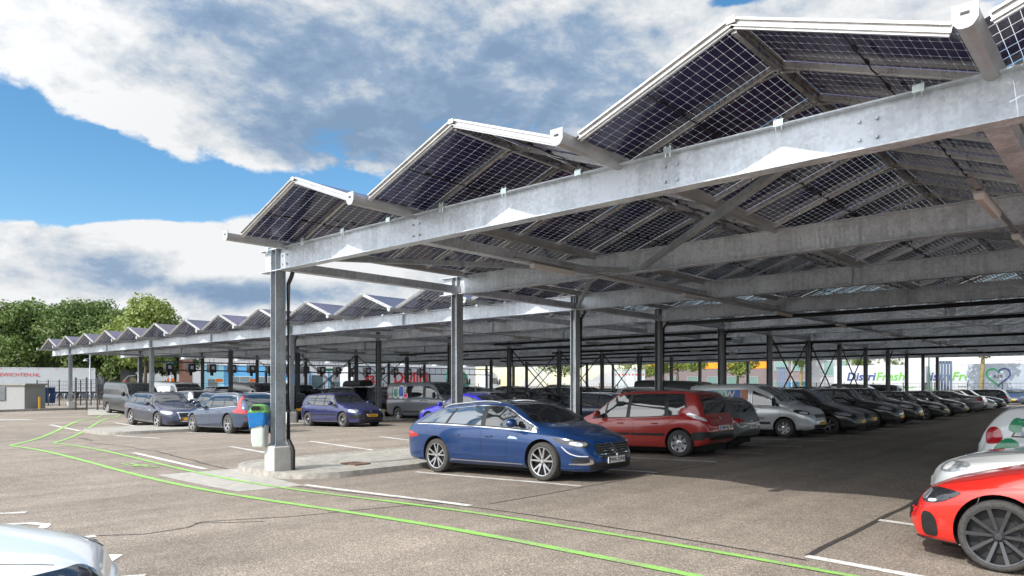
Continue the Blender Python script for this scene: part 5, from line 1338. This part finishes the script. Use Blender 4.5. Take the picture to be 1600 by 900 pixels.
def truck_cab(X,Y,deg,label,pm,sc=1):
    t=empty('truck_cab',(X,Y,0),label,'truck','trucks',math.radians(deg))
    m=MB(); prof=[(-1.15,.95),(1.1,.85),(1.2,1.3),(1.12,2.15),(.85,3.1),(.25,3.65),(-.6,3.85),(-1.15,3.75)]
    m.prism(prof,(0,-1.22,0),(0,1.22,0),(1,0,0),(0,0,1)); m.build('cab_body',pm,t)
    m=MB()
    for sg in (-1,1): m.prism([(-.1,2.05),(.95,1.95),(.72,2.85),(-.1,2.9)],(0,sg*1.225,0),(0,sg*1.24,0),(1,0,0),(0,0,1))
    m.build('side_window',M['glass'],t)
    m=MB(); m.prism([(1.125,2.2),(1.145,2.2),(.885,3.05),(.865,3.05)],(0,-1.1,0),(0,1.1,0),(1,0,0),(0,0,1)); m.build('windscreen',M['glass'],t)
    m=MB(); m.box(1.1,1.3,-1.2,1.2,.4,.95); m.box(-1.6,.9,-1.0,1.0,.55,.95); m.box(-3.6,-1.15,-.5,.5,.7,1.0); m.build('chassis',M['steel_dark'],t)
    for x in (.35,-3.0):
        for sg in (-1,1):
            m=MB(); m.lathe([(0,-.14),(.30,-.14),(.34,-.15),(.5,-.13),(.52,0),(.5,.13),(.3,.14),(0,.14)],(x,sg*1.08,.52),'y',20); m.build('wheel',M['rubber'],t,40)
    m=MB()
    for sg in (-1,1): m.box(.95,1.15,sg*1.45-.06,sg*1.45+.06,1.9,2.7)
    m.build('side_mirror',M['black'],t); return t
tc_=truck_cab(-98.7,35.6,72,'dark lorry cab with white swoosh and red badge, between the trailer and grey van',P['darkgrey'])
m=MB()
for a,b in (((-1.1,2.0),(-.3,3.0)),((-.3,3.0),(.6,3.1)),((-1.1,2.0),(.9,1.75))): m.bar((a[0],-1.245,a[1]),(b[0],-1.245,b[1]),.012,.10)
m.build('swoosh',M['cap'],tc_); m=MB(); m.box(-.9,-.4,-1.245,-1.232,2.15,2.5); m.build('badge',RD,tc_)
truck_cab(-70.9,67.6,90,'green lorry cab at the right end of the red-lettered trailer',paint('green_lorry_paint',lin((20,140,105)),.1,.35))
truck_cab(-72.5,75.5,80,'white lorry cab right of the green lorry cab, seen under the roof',P['white'])

# ------------------------------------------------------------------ buildings
def building(name,X,Y,deg,L_,D,H,label,wm,feats,roofm=None,cat='building'):
    """local -y face is the one seen; feats: (kind,x0,x1,z0,z1,mat)"""
    t=empty(name,(X,Y,0),label,cat,None,math.radians(deg))
    m=MB(); m.box(-L_/2,L_/2,0,D,0,H); w=m.build('wall',wm,t)
    m=MB(); m.box(-L_/2-.15,L_/2+.15,-.15,D+.15,H,H+.25); m.build('roof_edge',roofm or M['galv_dark'],t)
    for k,x0,x1,z0,z1,mm in feats:
        m=MB(); m.box(x0,x1,-.06,.04,z0,z1); o=m.build(k,mm,t)
        if k=='window':
            g=MB(); g.box(x0-.07,x1+.07,-.10,-.061,z0-.07,z0); g.box(x0-.07,x1+.07,-.10,-.061,z1,z1+.07); g.box(x0-.07,x0,-.10,-.061,z0,z1); g.box(x1,x1+.07,-.10,-.061,z0,z1)
            n=max(1,int((x1-x0)/1.3))
            for i in range(1,n): g.box(x0+(x1-x0)*i/n-.03,x0+(x1-x0)*i/n+.03,-.10,-.061,z0,z1)
            g.build('window_frame',M['cap'],o)
    return t
BW=mat('window_glass',(.05,.09,.10),.08,spec=1); BWG=mat('green_window_glass',(.16,.28,.26),.12,spec=1)
BRICK=None
def brickm(name,c1,c2,mo,sc=4):
    m,nt,b=new_mat(name); tc=N(nt,'ShaderNodeTexCoord'); mp=N(nt,'ShaderNodeMapping'); mp.inputs['Rotation'].default_value=(PI/2,0,0); nt.links.new(tc.outputs['Object'],mp.inputs[0])
    br=N(nt,'ShaderNodeTexBrick',inp={'Scale':sc,'Color1':(*c1,1),'Color2':(*c2,1),'Mortar':(*mo,1),'Mortar Size':.02}); nt.links.new(mp.outputs[0],br.inputs['Vector']); nt.links.new(br.outputs[0],b.inputs['Base Color']); b.inputs['Roughness'].default_value=.85; return m
PB=brickm('purple_brick',(.18,.14,.15),(.24,.19,.20),(.3,.28,.28),3)
RB=brickm('red_brick',(.40,.17,.11),(.46,.21,.14),(.45,.4,.36),3)
ORG=mat('orange_cladding',lin((245,160,40)),.5); WC=mat('white_cladding',(.56,.56,.57),.5,noise=.05,nscale=.5); GC=mat('grey_cladding',(.40,.42,.45),.5,noise=.08); BLU=mat('blue_cladding',lin((70,140,188)),.4); LBL=mat('light_blue_cladding',lin((140,195,215)),.4)
f=[('window',-9.5+3.2*i,-7.9+3.2*i,.4,3.2,BWG) for i in range(7)]+[('orange_band',-13,14,4.6,6.9,ORG),('green_sign',-12.6,-9.8,6.95,7.8,mat('sign_teal',lin((40,190,150)),.5))]
building('brick_building',-52.5,112,27,27,10,7.6,'purple brick building with a broad orange band under its roof',PB,f)
f=[('window',-7+2.6*i,-5+2.6*i,1.0,2.5,BWG) for i in range(6)]+[('window',-7+2.6*i,-5+2.6*i,4.2,5.6,BWG) for i in range(6)]+[('blue_door',-5.0,-1.2,.0,2.4,BLU)]
building('office_building',-38.5,116,18,16,9,8,'dark brick office building with blue doors, left of the white warehouse',PB,f)
f=[('loading_door',-20+7*i,-16.5+7*i,.9,4.4,GC) for i in range(8)]+[('dock_canopy',-14,-8,4.8,5.1,M['galv_dark'])]
building('warehouse',2,104,8,64,25,11,'tall white warehouse with dock doors behind the refrigerated trailers',WC,f)
f=[('window',-2.6+1.8*i,-1.4+1.8*i,3.2,5.2,BWG) for i in range(3)]
building('grey_annex',-31.5,104,8,9,8,7.2,'grey clad annex between the brick offices and the white warehouse',GC,f)
# left side, beyond the carport: long faces run along +Y, seen face looks towards +X
f=[('lower_band',-30,30,0,2.0,GC)]+[('loading_door',-22+8*i,-18+8*i,.6,4.2,mat('pale_door',(.62,.64,.66),.5)) if 'pale_door' not in bpy.data.materials else ('loading_door',-22+8*i,-18+8*i,.6,4.2,bpy.data.materials['pale_door']) for i in range(6)]
building('white_hall',-122,52,68,60,20,7,'long pale industrial hall behind the row of hanging chargers',WC,f)
f=[('window',-3.4,-.6,1.2,2.9,BW),('window',.2,3.0,1.2,2.9,BW),('white_door',3.3,4.4,0,2.5,M['cap'])]
building('blue_building',-86.2,46.3,42,8.2,6,4.4,'bright blue cabin building with two windows, left of the nearest column',BLU,f)
building('pale_blue_building',-90.3,42.6,42,2.8,6,4.4,'pale blue cabin adjoining the bright blue building',LBL,[('window',-.6,.6,1.4,2.6,BW)])
m=MB(); m.box(-.6,.6,-.6,.6,0,9); o=m.build('brick_chimney',RB,None,None,(-93.5,40.5,0)); tag(o,'red brick pillar rising left of the blue building','pillar')
f=[('window',-6+2.6*i,-4.4+2.6*i,1.1,3.2,BW) for i in range(5)]
building('low_office',-84,60,72,17,8,5.2,'pale low office with blue window frames, left of the red-lettered trailer',WC,f+[('blue_frame',-6.3+2.6*i,-6.1+2.6*i,.2,3.8,BLU) for i in range(6)])
building('red_building',-104,84,60,30,10,7.5,'far red roofed building glimpsed over the red-lettered trailer',GC,[('window',-10+4*i,-8+4*i,1,3,BW) for i in range(5)],RD)
# glass shelter
t=empty('glass_shelter',(-54.5,85.5,0),'white-framed glass shelter with red and white striped band, right of the third column','shelter',None,math.radians(41))
m=MB()
for x in (-2.1,-.7,.7,2.1): m.box(x-.06,x+.06,-.06,.06,0,4)
m.box(-2.16,2.16,-.06,.06,3.9,4.05); m.build('frame',M['cap'],t)
m=MB(); m.box(-2.1,2.1,-.01,.01,.2,3.85)
gl=bpy.data.materials.new('clear_glass'); gl.use_nodes=True; b_=gl.node_tree.nodes['Principled BSDF']; b_.inputs['Base Color'].default_value=(.7,.8,.82,1); b_.inputs['Alpha'].default_value=.35; b_.inputs['Roughness'].default_value=.05
m.build('glass_wall',gl,t)
for i in range(9):
    m=MB(); x=-1.95+i*.48; m.box(x-.1,x+.1,-.03,-.015,3.2,3.42); m.build('red_stripe',RD,t)
# ribbed blue-grey screens standing beyond the carport end
for X,Y,lab,h in ((-13.35,71.6,'tall blue grey ribbed screen at the far end of the column row',3.95),(-31.2,81,'second blue grey ribbed screen, seen left of the cross-braced columns',3.9)):
    t=empty('ribbed_screen',(X,Y,0),lab,'screen','ribbed screens',math.radians(42))
    m=MB()
    for i in range(5): m.box(-.62+.27*i,-.46+.27*i,-.05,.05,.1,h)
    m.build('rib',mat('screen_blue',(.17,.22,.32),.45) if 'screen_blue' not in bpy.data.materials else bpy.data.materials['screen_blue'],t)
    m=MB(); m.box(-.66,.66,.052,.10,h-.25,h); m.box(-.66,.66,.052,.10,.1,.35); m.build('screen_frame',M['steel_dark'],t)
# ------------------------------------------------------------------ kiosk, fences, gate at left
M['kiosk']=brickm('pale_brick',(.40,.40,.40),(.44,.44,.44),(.34,.34,.34),5)
t=empty('transformer_kiosk',(-60.2,13.2,0),'low pale brick transformer kiosk with grey louvre door at the left edge','kiosk',None,math.radians(47))
m=MB(); m.box(-4.2,1.55,0,2.6,0,1.82); m.build('wall',M['kiosk'],t)
m=MB(); m.box(-4.3,1.65,-.1,2.7,1.82,1.95); m.build('roof',M['concrete'],t)
m=MB(); m.box(-1.75,.30,-.05,.02,.75,1.74); 
for i in range(12): m.box(-1.72,.27,-.075,-.05,.79+i*.078,.83+i*.078)
m.build('louvre_door',mat('louvre_grey',(.24,.25,.26),.5),t)
m=MB(); m.box(-1.75,-1.4,-.055,-.0,1.76,1.81); m.build('warning_label',mat('amber',lin((230,160,30)),.5),t)
t=empty('cable_cabinet',(-60.6,10.3,0),'small pale grey cable cabinet standing before the kiosk at the left edge','cabinet',None,math.radians(47))
m=MB(); m.box(-1.2,.75,0,.6,.08,1.10); m.build('cabinet_body',M['lampw'],t); m=MB(); m.box(-1.22,.77,-.02,.62,1.10,1.15); m.box(-1.22,.77,-.02,.62,0,.08); m.build('cabinet_trim',M['concrete'],t)
def fence(a,b,h,label,post=2.4,z=0,mesh=.14,heavy=False):
    a=Vector((*a,0));b=Vector((*b,0)); t=empty('mesh_fence',a,label,'fence','dark mesh fences'); d=b-a; L_=d.length; u=d.normalized(); n=max(1,round(L_/post))
    for i in range(n+1):
        p=u*(L_*i/n); m=MB(); m.bar((p.x,p.y,0),(p.x,p.y,h+.1),.07,.07,(1,0,0)); m.build('post',M['steel_dark'],t)
    m=MB(); k=0
    while k*mesh<L_:
        p=u*(k*mesh); m.bar((p.x,p.y,.08),(p.x,p.y,h),.010,.010,(1,0,0)); k+=1
    for q in range(7):
        z_=.1+(h-.12)*q/6; e=u*L_; m.bar((0,0,z_),(e.x,e.y,z_),.014,.022)
    m.build('wire_panel',M['steel_dark'],t); return t
fence((-72.1,18.4),(-71.3,22.4),2.2,'dark wire fence just right of the kiosk',.9)
fence((-71.0,23.0),(-66.5,27),2.2,'dark wire fence right of the leftmost carport column',1.2)
fence((-66.0,27.5),(-66.5,70),2.0,'long dark wire fence along the left side of the carport',2.6,mesh=.5)
t=empty('turnstile_gate',(-53.4,16.5,0),'tall dark barred turnstile gate at the tail of the dark delivery van','gate',None,math.radians(40))
for x in (-.75,0,.75,1.2):
    m=MB(); m.box(x-.04,x+.04,-.04,.04,0,2.35); m.build('post',M['steel_dark'],t)
m=MB()
for i in range(8): m.bar((-.75,0,.3+i*.27),(1.2,0,.3+i*.27),.03,.03)
m.build('gate_bars',M['steel_dark'],t)
fence((-27,72),(-2,75),2.0,'dark wire fence beyond the far end of the main row',2.6,mesh=.3)
fence((-60,74),(-28,76),2.0,'dark wire fence beyond the far end of the left rows',2.6,mesh=.4)
# bicycles-like clutter behind the fence is read as racks
t=empty('bicycle_rack',(-73.5,21.0,0),'steel bicycle rack behind the dark fence left of the dark delivery van','bicycle rack',None,math.radians(60))
for i in range(9):
    m=MB(); x=-2.4+i*.6
    m.tube([(x,-.5,.0),(x,-.5,.85),(x,-.2,1.05),(x,.2,1.05),(x,.5,.85),(x,.5,0)],.025,6); m.build('hoop',M['galv'],t)
t=empty('blue_container',(-74.5,19.5,0),'blue and white bin container behind the fence beside the kiosk','container')
m=MB(); m.box(-.5,.5,-.8,.8,.2,1.6); m.build('container_body',P['blue'],t); m=MB(); m.box(-.55,.55,-.85,.85,1.6,1.72); m.build('container_lid',M['cap'],t)
m=MB(); m.box(-.05,.05,-.05,.05,0,1.0); o=m.build('yellow_post',M['plate_y'],None,None,(-59.0,15.2,0)); tag(o,'short yellow marker post at the right end of the kiosk','bollard')
# overhead charger gantry
t=empty('charging_gantry',(-66.8,26.0,0),'black steel gantry carrying hanging bus chargers, seen left under the roof','gantry')
m=MB()
for z in (3.15,3.9): m.box(-.08,.08,0,44,z,z+.12)
for i in range(45): m.box(-.02,.02,i-.02,i+.02,3.15,3.9)
m.build('rail',M['steel_dark'],t)
for i in range(5):
    m=MB(); m.box(-.1,.1,i*11-.1,i*11+.1,0,3.15); m.build('post',M['steel_dark'],t)
for i in range(16):
    c=empty('hanging_charger',(-66.4,27.2+i*2.0,3.45),f'black hanging charger box, {OR[i]} from the left along the gantry','charger','hanging chargers on the gantry')
    m=MB(); m.prism(rounded(-.34,.34,-.42,.38,.12,3),(-.3,0,0),(.3,0,0),(0,1,0),(0,0,1)); m.build('charger_box',M['black'],c,40)
    m=MB(); m.prism(rounded(-.13,.13,-.16,.16,.05,3),(.30,0,.02),(.34,0,.02),(0,1,0),(0,0,1)); m.build('charger_port',M['tray'],c,40)
    m=MB(); m.box(-.1,.1,-.12,.12,-.72,-.42); m.tube([(0,.2,.38),(0,.22,.9)],.02,6); m.tube([(0,-.2,.38),(0,-.22,.9)],.02,6); m.build('charger_plug',M['cable'],c)
# street furniture beyond
def post(name,X,Y,h,label,cat,arms=(),r=.07,mm=None):
    t=empty(name,(X,Y,0),label,cat); m=MB(); m.tube([(0,0,0),(0,0,h)],[r*1.2,r*.8],8); m.build('pole',mm or M['galv'],t,60); return t
t=post('street_lamp',-77.7,24.3,5.4,'grey double-armed lamp post left of the dark lorry cab','street lamp'); m=MB(); m.box(-.3,.3,-1.6,-.1,5.3,5.42); m.box(-.3,.3,.1,1.3,5.2,5.32); m.build('lamp_head',M['cap'],t)
m=MB(); m.tube([(0,-.4,4.4),(0,-.4,4.2)],[.1,.22],10); m.tube([(0,0,4.5),(0,-.4,4.4)],.03,6); m.build('camera_dome',M['cap'],t,60)
t=post('lamp_post',-63.9,23.7,4.2,'slim white-headed lamp post between the lorry cab and second column','lamp post'); m=MB(); m.box(-.12,.12,-.9,.05,4.15,4.3); m.build('lamp_head',M['cap'],t)
t=post('green_cross_sign',-74,30.5,3.7,'pole with round green sign bearing a white cross','sign',mm=M['galv']); m=MB(); m.lathe([(0,-.03),(.34,-.03),(.34,.03),(0,.03)],(0,0,3.9),'x',20); m.build('sign_disc',mat('sign_green',lin((20,170,140)),.4),t,40)
m=MB(); m.bar((.06,-.2,3.7),(.06,.2,4.1),.02,.06); m.bar((.065,.2,3.7),(.065,-.2,4.1),.02,.06); m.build('white_cross',M['cap'],t)
for X,Y,lab in ((-80,33,'small orange marker board right of the dark lorry cab'),(-78,37.5,'small orange marker board left of the blue building'),(-77,41,'small orange marker board nearest the red brick pillar')):
    t=post('marker_board',X,Y,2.3,lab,'sign',r=.04); m=MB(); m.box(-.03,.03,-.4,.4,2.2,2.55); m.build('board',OR_,t)
t=post('route_sign',-70,47.5,2.0,'post with red and white number 7 board and green strip sign','sign',r=.05); m=MB(); m.box(-.03,.03,-.5,.5,2.2,3.4); m.build('board',M['cap'],t); m=MB(); m.box(-.03,.03,-1.6,.9,3.45,3.75); m.build('green_board',mat('board_green',lin((60,120,90)),.5),t)
q=text_mesh('7',1.0,RD,'board_lettering',t,.004,.02); q.location=(.045,0,2.85); q.rotation_euler=(PI/2,0,PI/2)
t=post('blue_sign',-55.5,90,2.6,'round blue sign on a pole seen under the roof beside the shelter','sign',r=.04); m=MB(); m.lathe([(0,-.03),(.35,-.03),(.35,.03),(0,.03)],(0,0,2.8),'y',20); m.build('sign_disc',BLU,t,40)
t=post('green_lamp_post',-16.8,82.5,6,'dark green lamp post before the heart emblem trailer','lamp post',mm=mat('post_green',(.05,.12,.09),.5)); m=MB(); m.box(-.1,.1,-.6,.1,6,6.12); m.build('lamp_head',M['cap'],t)
post('flag_pole',-26.5,90,7,'thin white flag pole left of the first refrigerated trailer','pole',mm=M['cap'],r=.06)
post('flag_pole',-33.5,90,7,'thin white flag pole before the dark brick offices','pole',mm=M['cap'],r=.06)
EXPO=.90; BASECOV=.45; CLOUDB=1.35; SKYS=.095; SUNE=2.2; FILLCLOUD=2.6
# weight, centre px, centre py, half width, half height, tilt : the layout of the sky on the day, as directions
CLOUDS=[(.6,520,90,430,170,0),(.25,100,80,130,90,0),(.35,980,60,300,120,0),(.35,1350,10,300,60,0),
 (-.85,30,250,120,75,-.1),(-.80,200,290,190,36,-.15),(-.72,480,300,190,34,-.05),(-.25,10,160,40,60,0),
 (.5,60,395,80,60,0),(.55,230,360,75,42,0),(.35,150,400,60,40,0),(.5,390,385,110,75,0),(.5,540,430,200,60,0),(-.55,590,485,80,26,0),(-.45,1130,3,50,12,0),(.3,250,480,400,40,0),(.25,900,420,600,100,0)]
SHADES=[(.78,500,190,260,62,-.10),(.6,680,80,230,95,0),(.40,900,90,180,110,0),(.25,330,60,200,60,0),(.5,240,440,290,20,-.02),(.5,420,462,220,20,0),(-.3,170,120,150,80,0),(-.5,150,355,300,45,0),(-.3,480,400,160,30,0)]
# ------------------------------------------------------------------ camera, light, sky
cam=bpy.data.cameras.new('camera'); co=bpy.data.objects.new('camera',cam); COL.objects.link(co)
co.location=(0,0,1.82); co.rotation_euler=(PI/2,0,.7316)
cam.sensor_width=36; cam.lens=1110/1600*36; cam.shift_y=152/1600; cam.clip_end=4000; cam.clip_start=.05
scene.camera=co
EL=math.radians(41.8); AZ=math.radians(5.5)   # light travels towards +Y, slightly +X
ld=Vector((math.sin(AZ)*math.cos(EL),math.cos(AZ)*math.cos(EL),-math.sin(EL)))
su=bpy.data.lights.new('sun','SUN'); su.energy=SUNE; su.angle=math.radians(.53); su.color=(1,.95,.87)
so=bpy.data.objects.new('sun',su); COL.objects.link(so); so.rotation_euler=ld.to_track_quat('-Z','Y').to_euler()
w=bpy.data.worlds.new('World'); scene.world=w; w.use_nodes=True; nt=w.node_tree; nt.nodes.clear()
def L(a,b): nt.links.new(a,b)
out=N(nt,'ShaderNodeOutputWorld')
sky=N(nt,'ShaderNodeTexSky',sky_type='NISHITA',sun_disc=False,sun_elevation=EL,air_density=1.0,dust_density=.25,ozone_density=2.0)
tos=-ld; sky.sun_rotation=math.atan2(tos.x,tos.y)
bgs=N(nt,'ShaderNodeBackground',inp={'Strength':SKYS}); 
hsv=N(nt,'ShaderNodeHueSaturation',inp={'Hue':.493,'Saturation':1.25,'Value':1.0}); L(sky.outputs[0],hsv.inputs['Color']); L(hsv.outputs[0],bgs.inputs[0])
tc=N(nt,'ShaderNodeTexCoord')
sx=N(nt,'ShaderNodeSeparateXYZ'); L(tc.outputs['Generated'],sx.inputs[0])
# bearing from the viewing axis of the site (radians) and height angle, both fixed in the world
az=N(nt,'ShaderNodeMath',operation='ARCTAN2'); 
c_,s_=math.cos(.7316),math.sin(.7316)
def dotn(a,b):
    m1=N(nt,'ShaderNodeMath',operation='MULTIPLY',inp={1:a}); L(sx.outputs[0],m1.inputs[0])
    m2=N(nt,'ShaderNodeMath',operation='MULTIPLY_ADD',inp={1:b}); L(sx.outputs[1],m2.inputs[0]); L(m1.outputs[0],m2.inputs[2]); return m2
right=dotn(c_,s_); fwd=dotn(-s_,c_)
L(right.outputs[0],az.inputs[0]); L(fwd.outputs[0],az.inputs[1])
el=N(nt,'ShaderNodeMath',operation='ARCSINE'); L(sx.outputs[2],el.inputs[0])
# warp for ragged outlines
nmap=N(nt,'ShaderNodeMapping'); nmap.inputs['Scale'].default_value=(1,1,1.9); L(tc.outputs['Generated'],nmap.inputs[0])
def noise(scale,det,rough=.55,dist=0,off=0,up=0):
    mp=N(nt,'ShaderNodeMapping'); mp.inputs['Location'].default_value=(off,off*.7,off*1.3+up); L(nmap.outputs[0],mp.inputs[0])
    n=N(nt,'ShaderNodeTexNoise',inp={'Scale':scale,'Detail':det,'Roughness':rough,'Distortion':dist}); L(mp.outputs[0],n.inputs['Vector']); return n
nA=noise(3.2,9,.60,.25,3.1); nB=noise(9,9,.62,.2,7.7); nC=noise(2.1,7,.5,.3,11.3); nD=noise(9,9,.62,.2,7.7,-.05); nE=noise(3.2,9,.60,.25,3.1,-.07)
def M2(op,a,b=None,c=None):
    m=N(nt,'ShaderNodeMath',operation=op)
    for i,v in enumerate((a,b,c)):
        if v is None: continue
        if isinstance(v,(int,float)): m.inputs[i].default_value=v
        else: L(v.outputs[0],m.inputs[i])
    return m
def blobn(az0,el0,wa,we,rot=0):
    """soft elliptical weight around a direction"""
    a=M2('SUBTRACT',az,az0); e=M2('SUBTRACT',el,el0)
    if rot:
        cr,sr=math.cos(rot),math.sin(rot)
        a2=M2('ADD',M2('MULTIPLY',a,cr),M2('MULTIPLY',e,sr)); e2=M2('SUBTRACT',M2('MULTIPLY',e,cr),M2('MULTIPLY',a,sr)); a,e=a2,e2
    a=M2('DIVIDE',a,wa); e=M2('DIVIDE',e,we)
    d=M2('ADD',M2('MULTIPLY',a,a),M2('MULTIPLY',e,e))
    return M2('POWER',2.718,M2('MULTIPLY',d,-1))
def dirof(px,py):
    x=(px-800)/1110; z=(602-py)/1110
    return math.atan(x), math.asin(z/math.sqrt(1+x*x+z*z))
# coverage = base + clouds - blue gaps
cov=None
def addc(w_,px,py,wpx,hpx,rot=0):
    global cov
    a,e=dirof(px,py); t=M2('MULTIPLY',blobn(a,e,wpx/1110,hpx/1110,rot),w_)
    cov=t if cov is None else M2('ADD',cov,t)
for args in CLOUDS: addc(*args)
# unseen cloud cover added behind the viewer, to fill light into the shade
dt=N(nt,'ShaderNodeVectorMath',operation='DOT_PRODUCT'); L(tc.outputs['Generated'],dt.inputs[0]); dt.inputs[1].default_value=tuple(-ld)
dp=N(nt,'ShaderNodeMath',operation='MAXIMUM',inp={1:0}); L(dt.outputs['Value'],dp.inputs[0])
vor=N(nt,'ShaderNodeTexVoronoi',feature='SMOOTH_F1',inp={'Scale':11,'Smoothness':.6}); 
wv=N(nt,'ShaderNodeVectorMath',operation='MULTIPLY_ADD'); wv.inputs[1].default_value=(.12,.12,.12); L(nB.outputs['Color'],wv.inputs[0]); L(nmap.outputs[0],wv.inputs[2]); L(wv.outputs[0],vor.inputs['Vector'])
mask_in=M2('ADD',M2('ADD',M2('ADD',cov,M2('MULTIPLY',dp,.45)),BASECOV),M2('ADD',M2('ADD',M2('MULTIPLY',M2('SUBTRACT',nA,.5),1.7),M2('MULTIPLY',M2('SUBTRACT',nB,.5),.9)),M2('MULTIPLY',M2('SUBTRACT',.42,vor),.45)))
mask=N(nt,'ShaderNodeMapRange',interpolation_type='SMOOTHSTEP',inp={'From Min':.44,'From Max':.62,'To Min':0,'To Max':1}); L(mask_in.outputs[0],mask.inputs['Value'])
# shading of the cloud: dark bases in the thick parts
sh=None
for (w_,px,py,wp,hp,rt) in SHADES:
    a,e=dirof(px,py); t=M2('MULTIPLY',blobn(a,e,wp/1110,hp/1110,rt),w_); sh=t if sh is None else M2('ADD',sh,t)
depth=M2('MULTIPLY',M2('SUBTRACT',mask_in,.75),.22)
lit=M2('ADD',M2('MULTIPLY',M2('SUBTRACT',nB,nD),1.7),M2('MULTIPLY',M2('SUBTRACT',nA,nE),2.8))
shade=M2('ADD',M2('ADD',sh,depth),M2('ADD',M2('MULTIPLY',M2('SUBTRACT',nC,.5),.35),M2('ADD',M2('MULTIPLY',lit,-1),.08)))
rmp=ramp(nt,shade.outputs[0],[(.0,(.36,.365,.37)),(.18,(.315,.325,.335)),(.42,(.235,.26,.29)),(.72,(.13,.175,.24)),(1.0,(.095,.14,.205))])
bgc=N(nt,'ShaderNodeBackground'); L(rmp.outputs[0],bgc.inputs[0])
# cloud on the sun's side, out of view, is brightened as added fill light
bst=M2('MULTIPLY_ADD',M2('POWER',dp,1.6),FILLCLOUD*CLOUDB,CLOUDB); L(bst.outputs[0],bgc.inputs['Strength'])
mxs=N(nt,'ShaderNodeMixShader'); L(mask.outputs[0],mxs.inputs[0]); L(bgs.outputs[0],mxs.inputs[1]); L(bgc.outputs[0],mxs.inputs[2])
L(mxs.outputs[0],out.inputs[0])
scene.view_settings.view_transform='Standard'; scene.view_settings.look='None'; scene.view_settings.exposure=EXPO; scene.view_settings.gamma=1
scene.cycles.transparent_max_bounces=24; scene.cycles.max_bounces=7; scene.cycles.diffuse_bounces=4; scene.cycles.glossy_bounces=3; scene.cycles.transmission_bounces=2
scene.cycles.caustics_reflective=False; scene.cycles.caustics_refractive=False; scene.cycles.sample_clamp_indirect=4
scene.cycles.use_denoising=True
scene.render.film_transparent=False
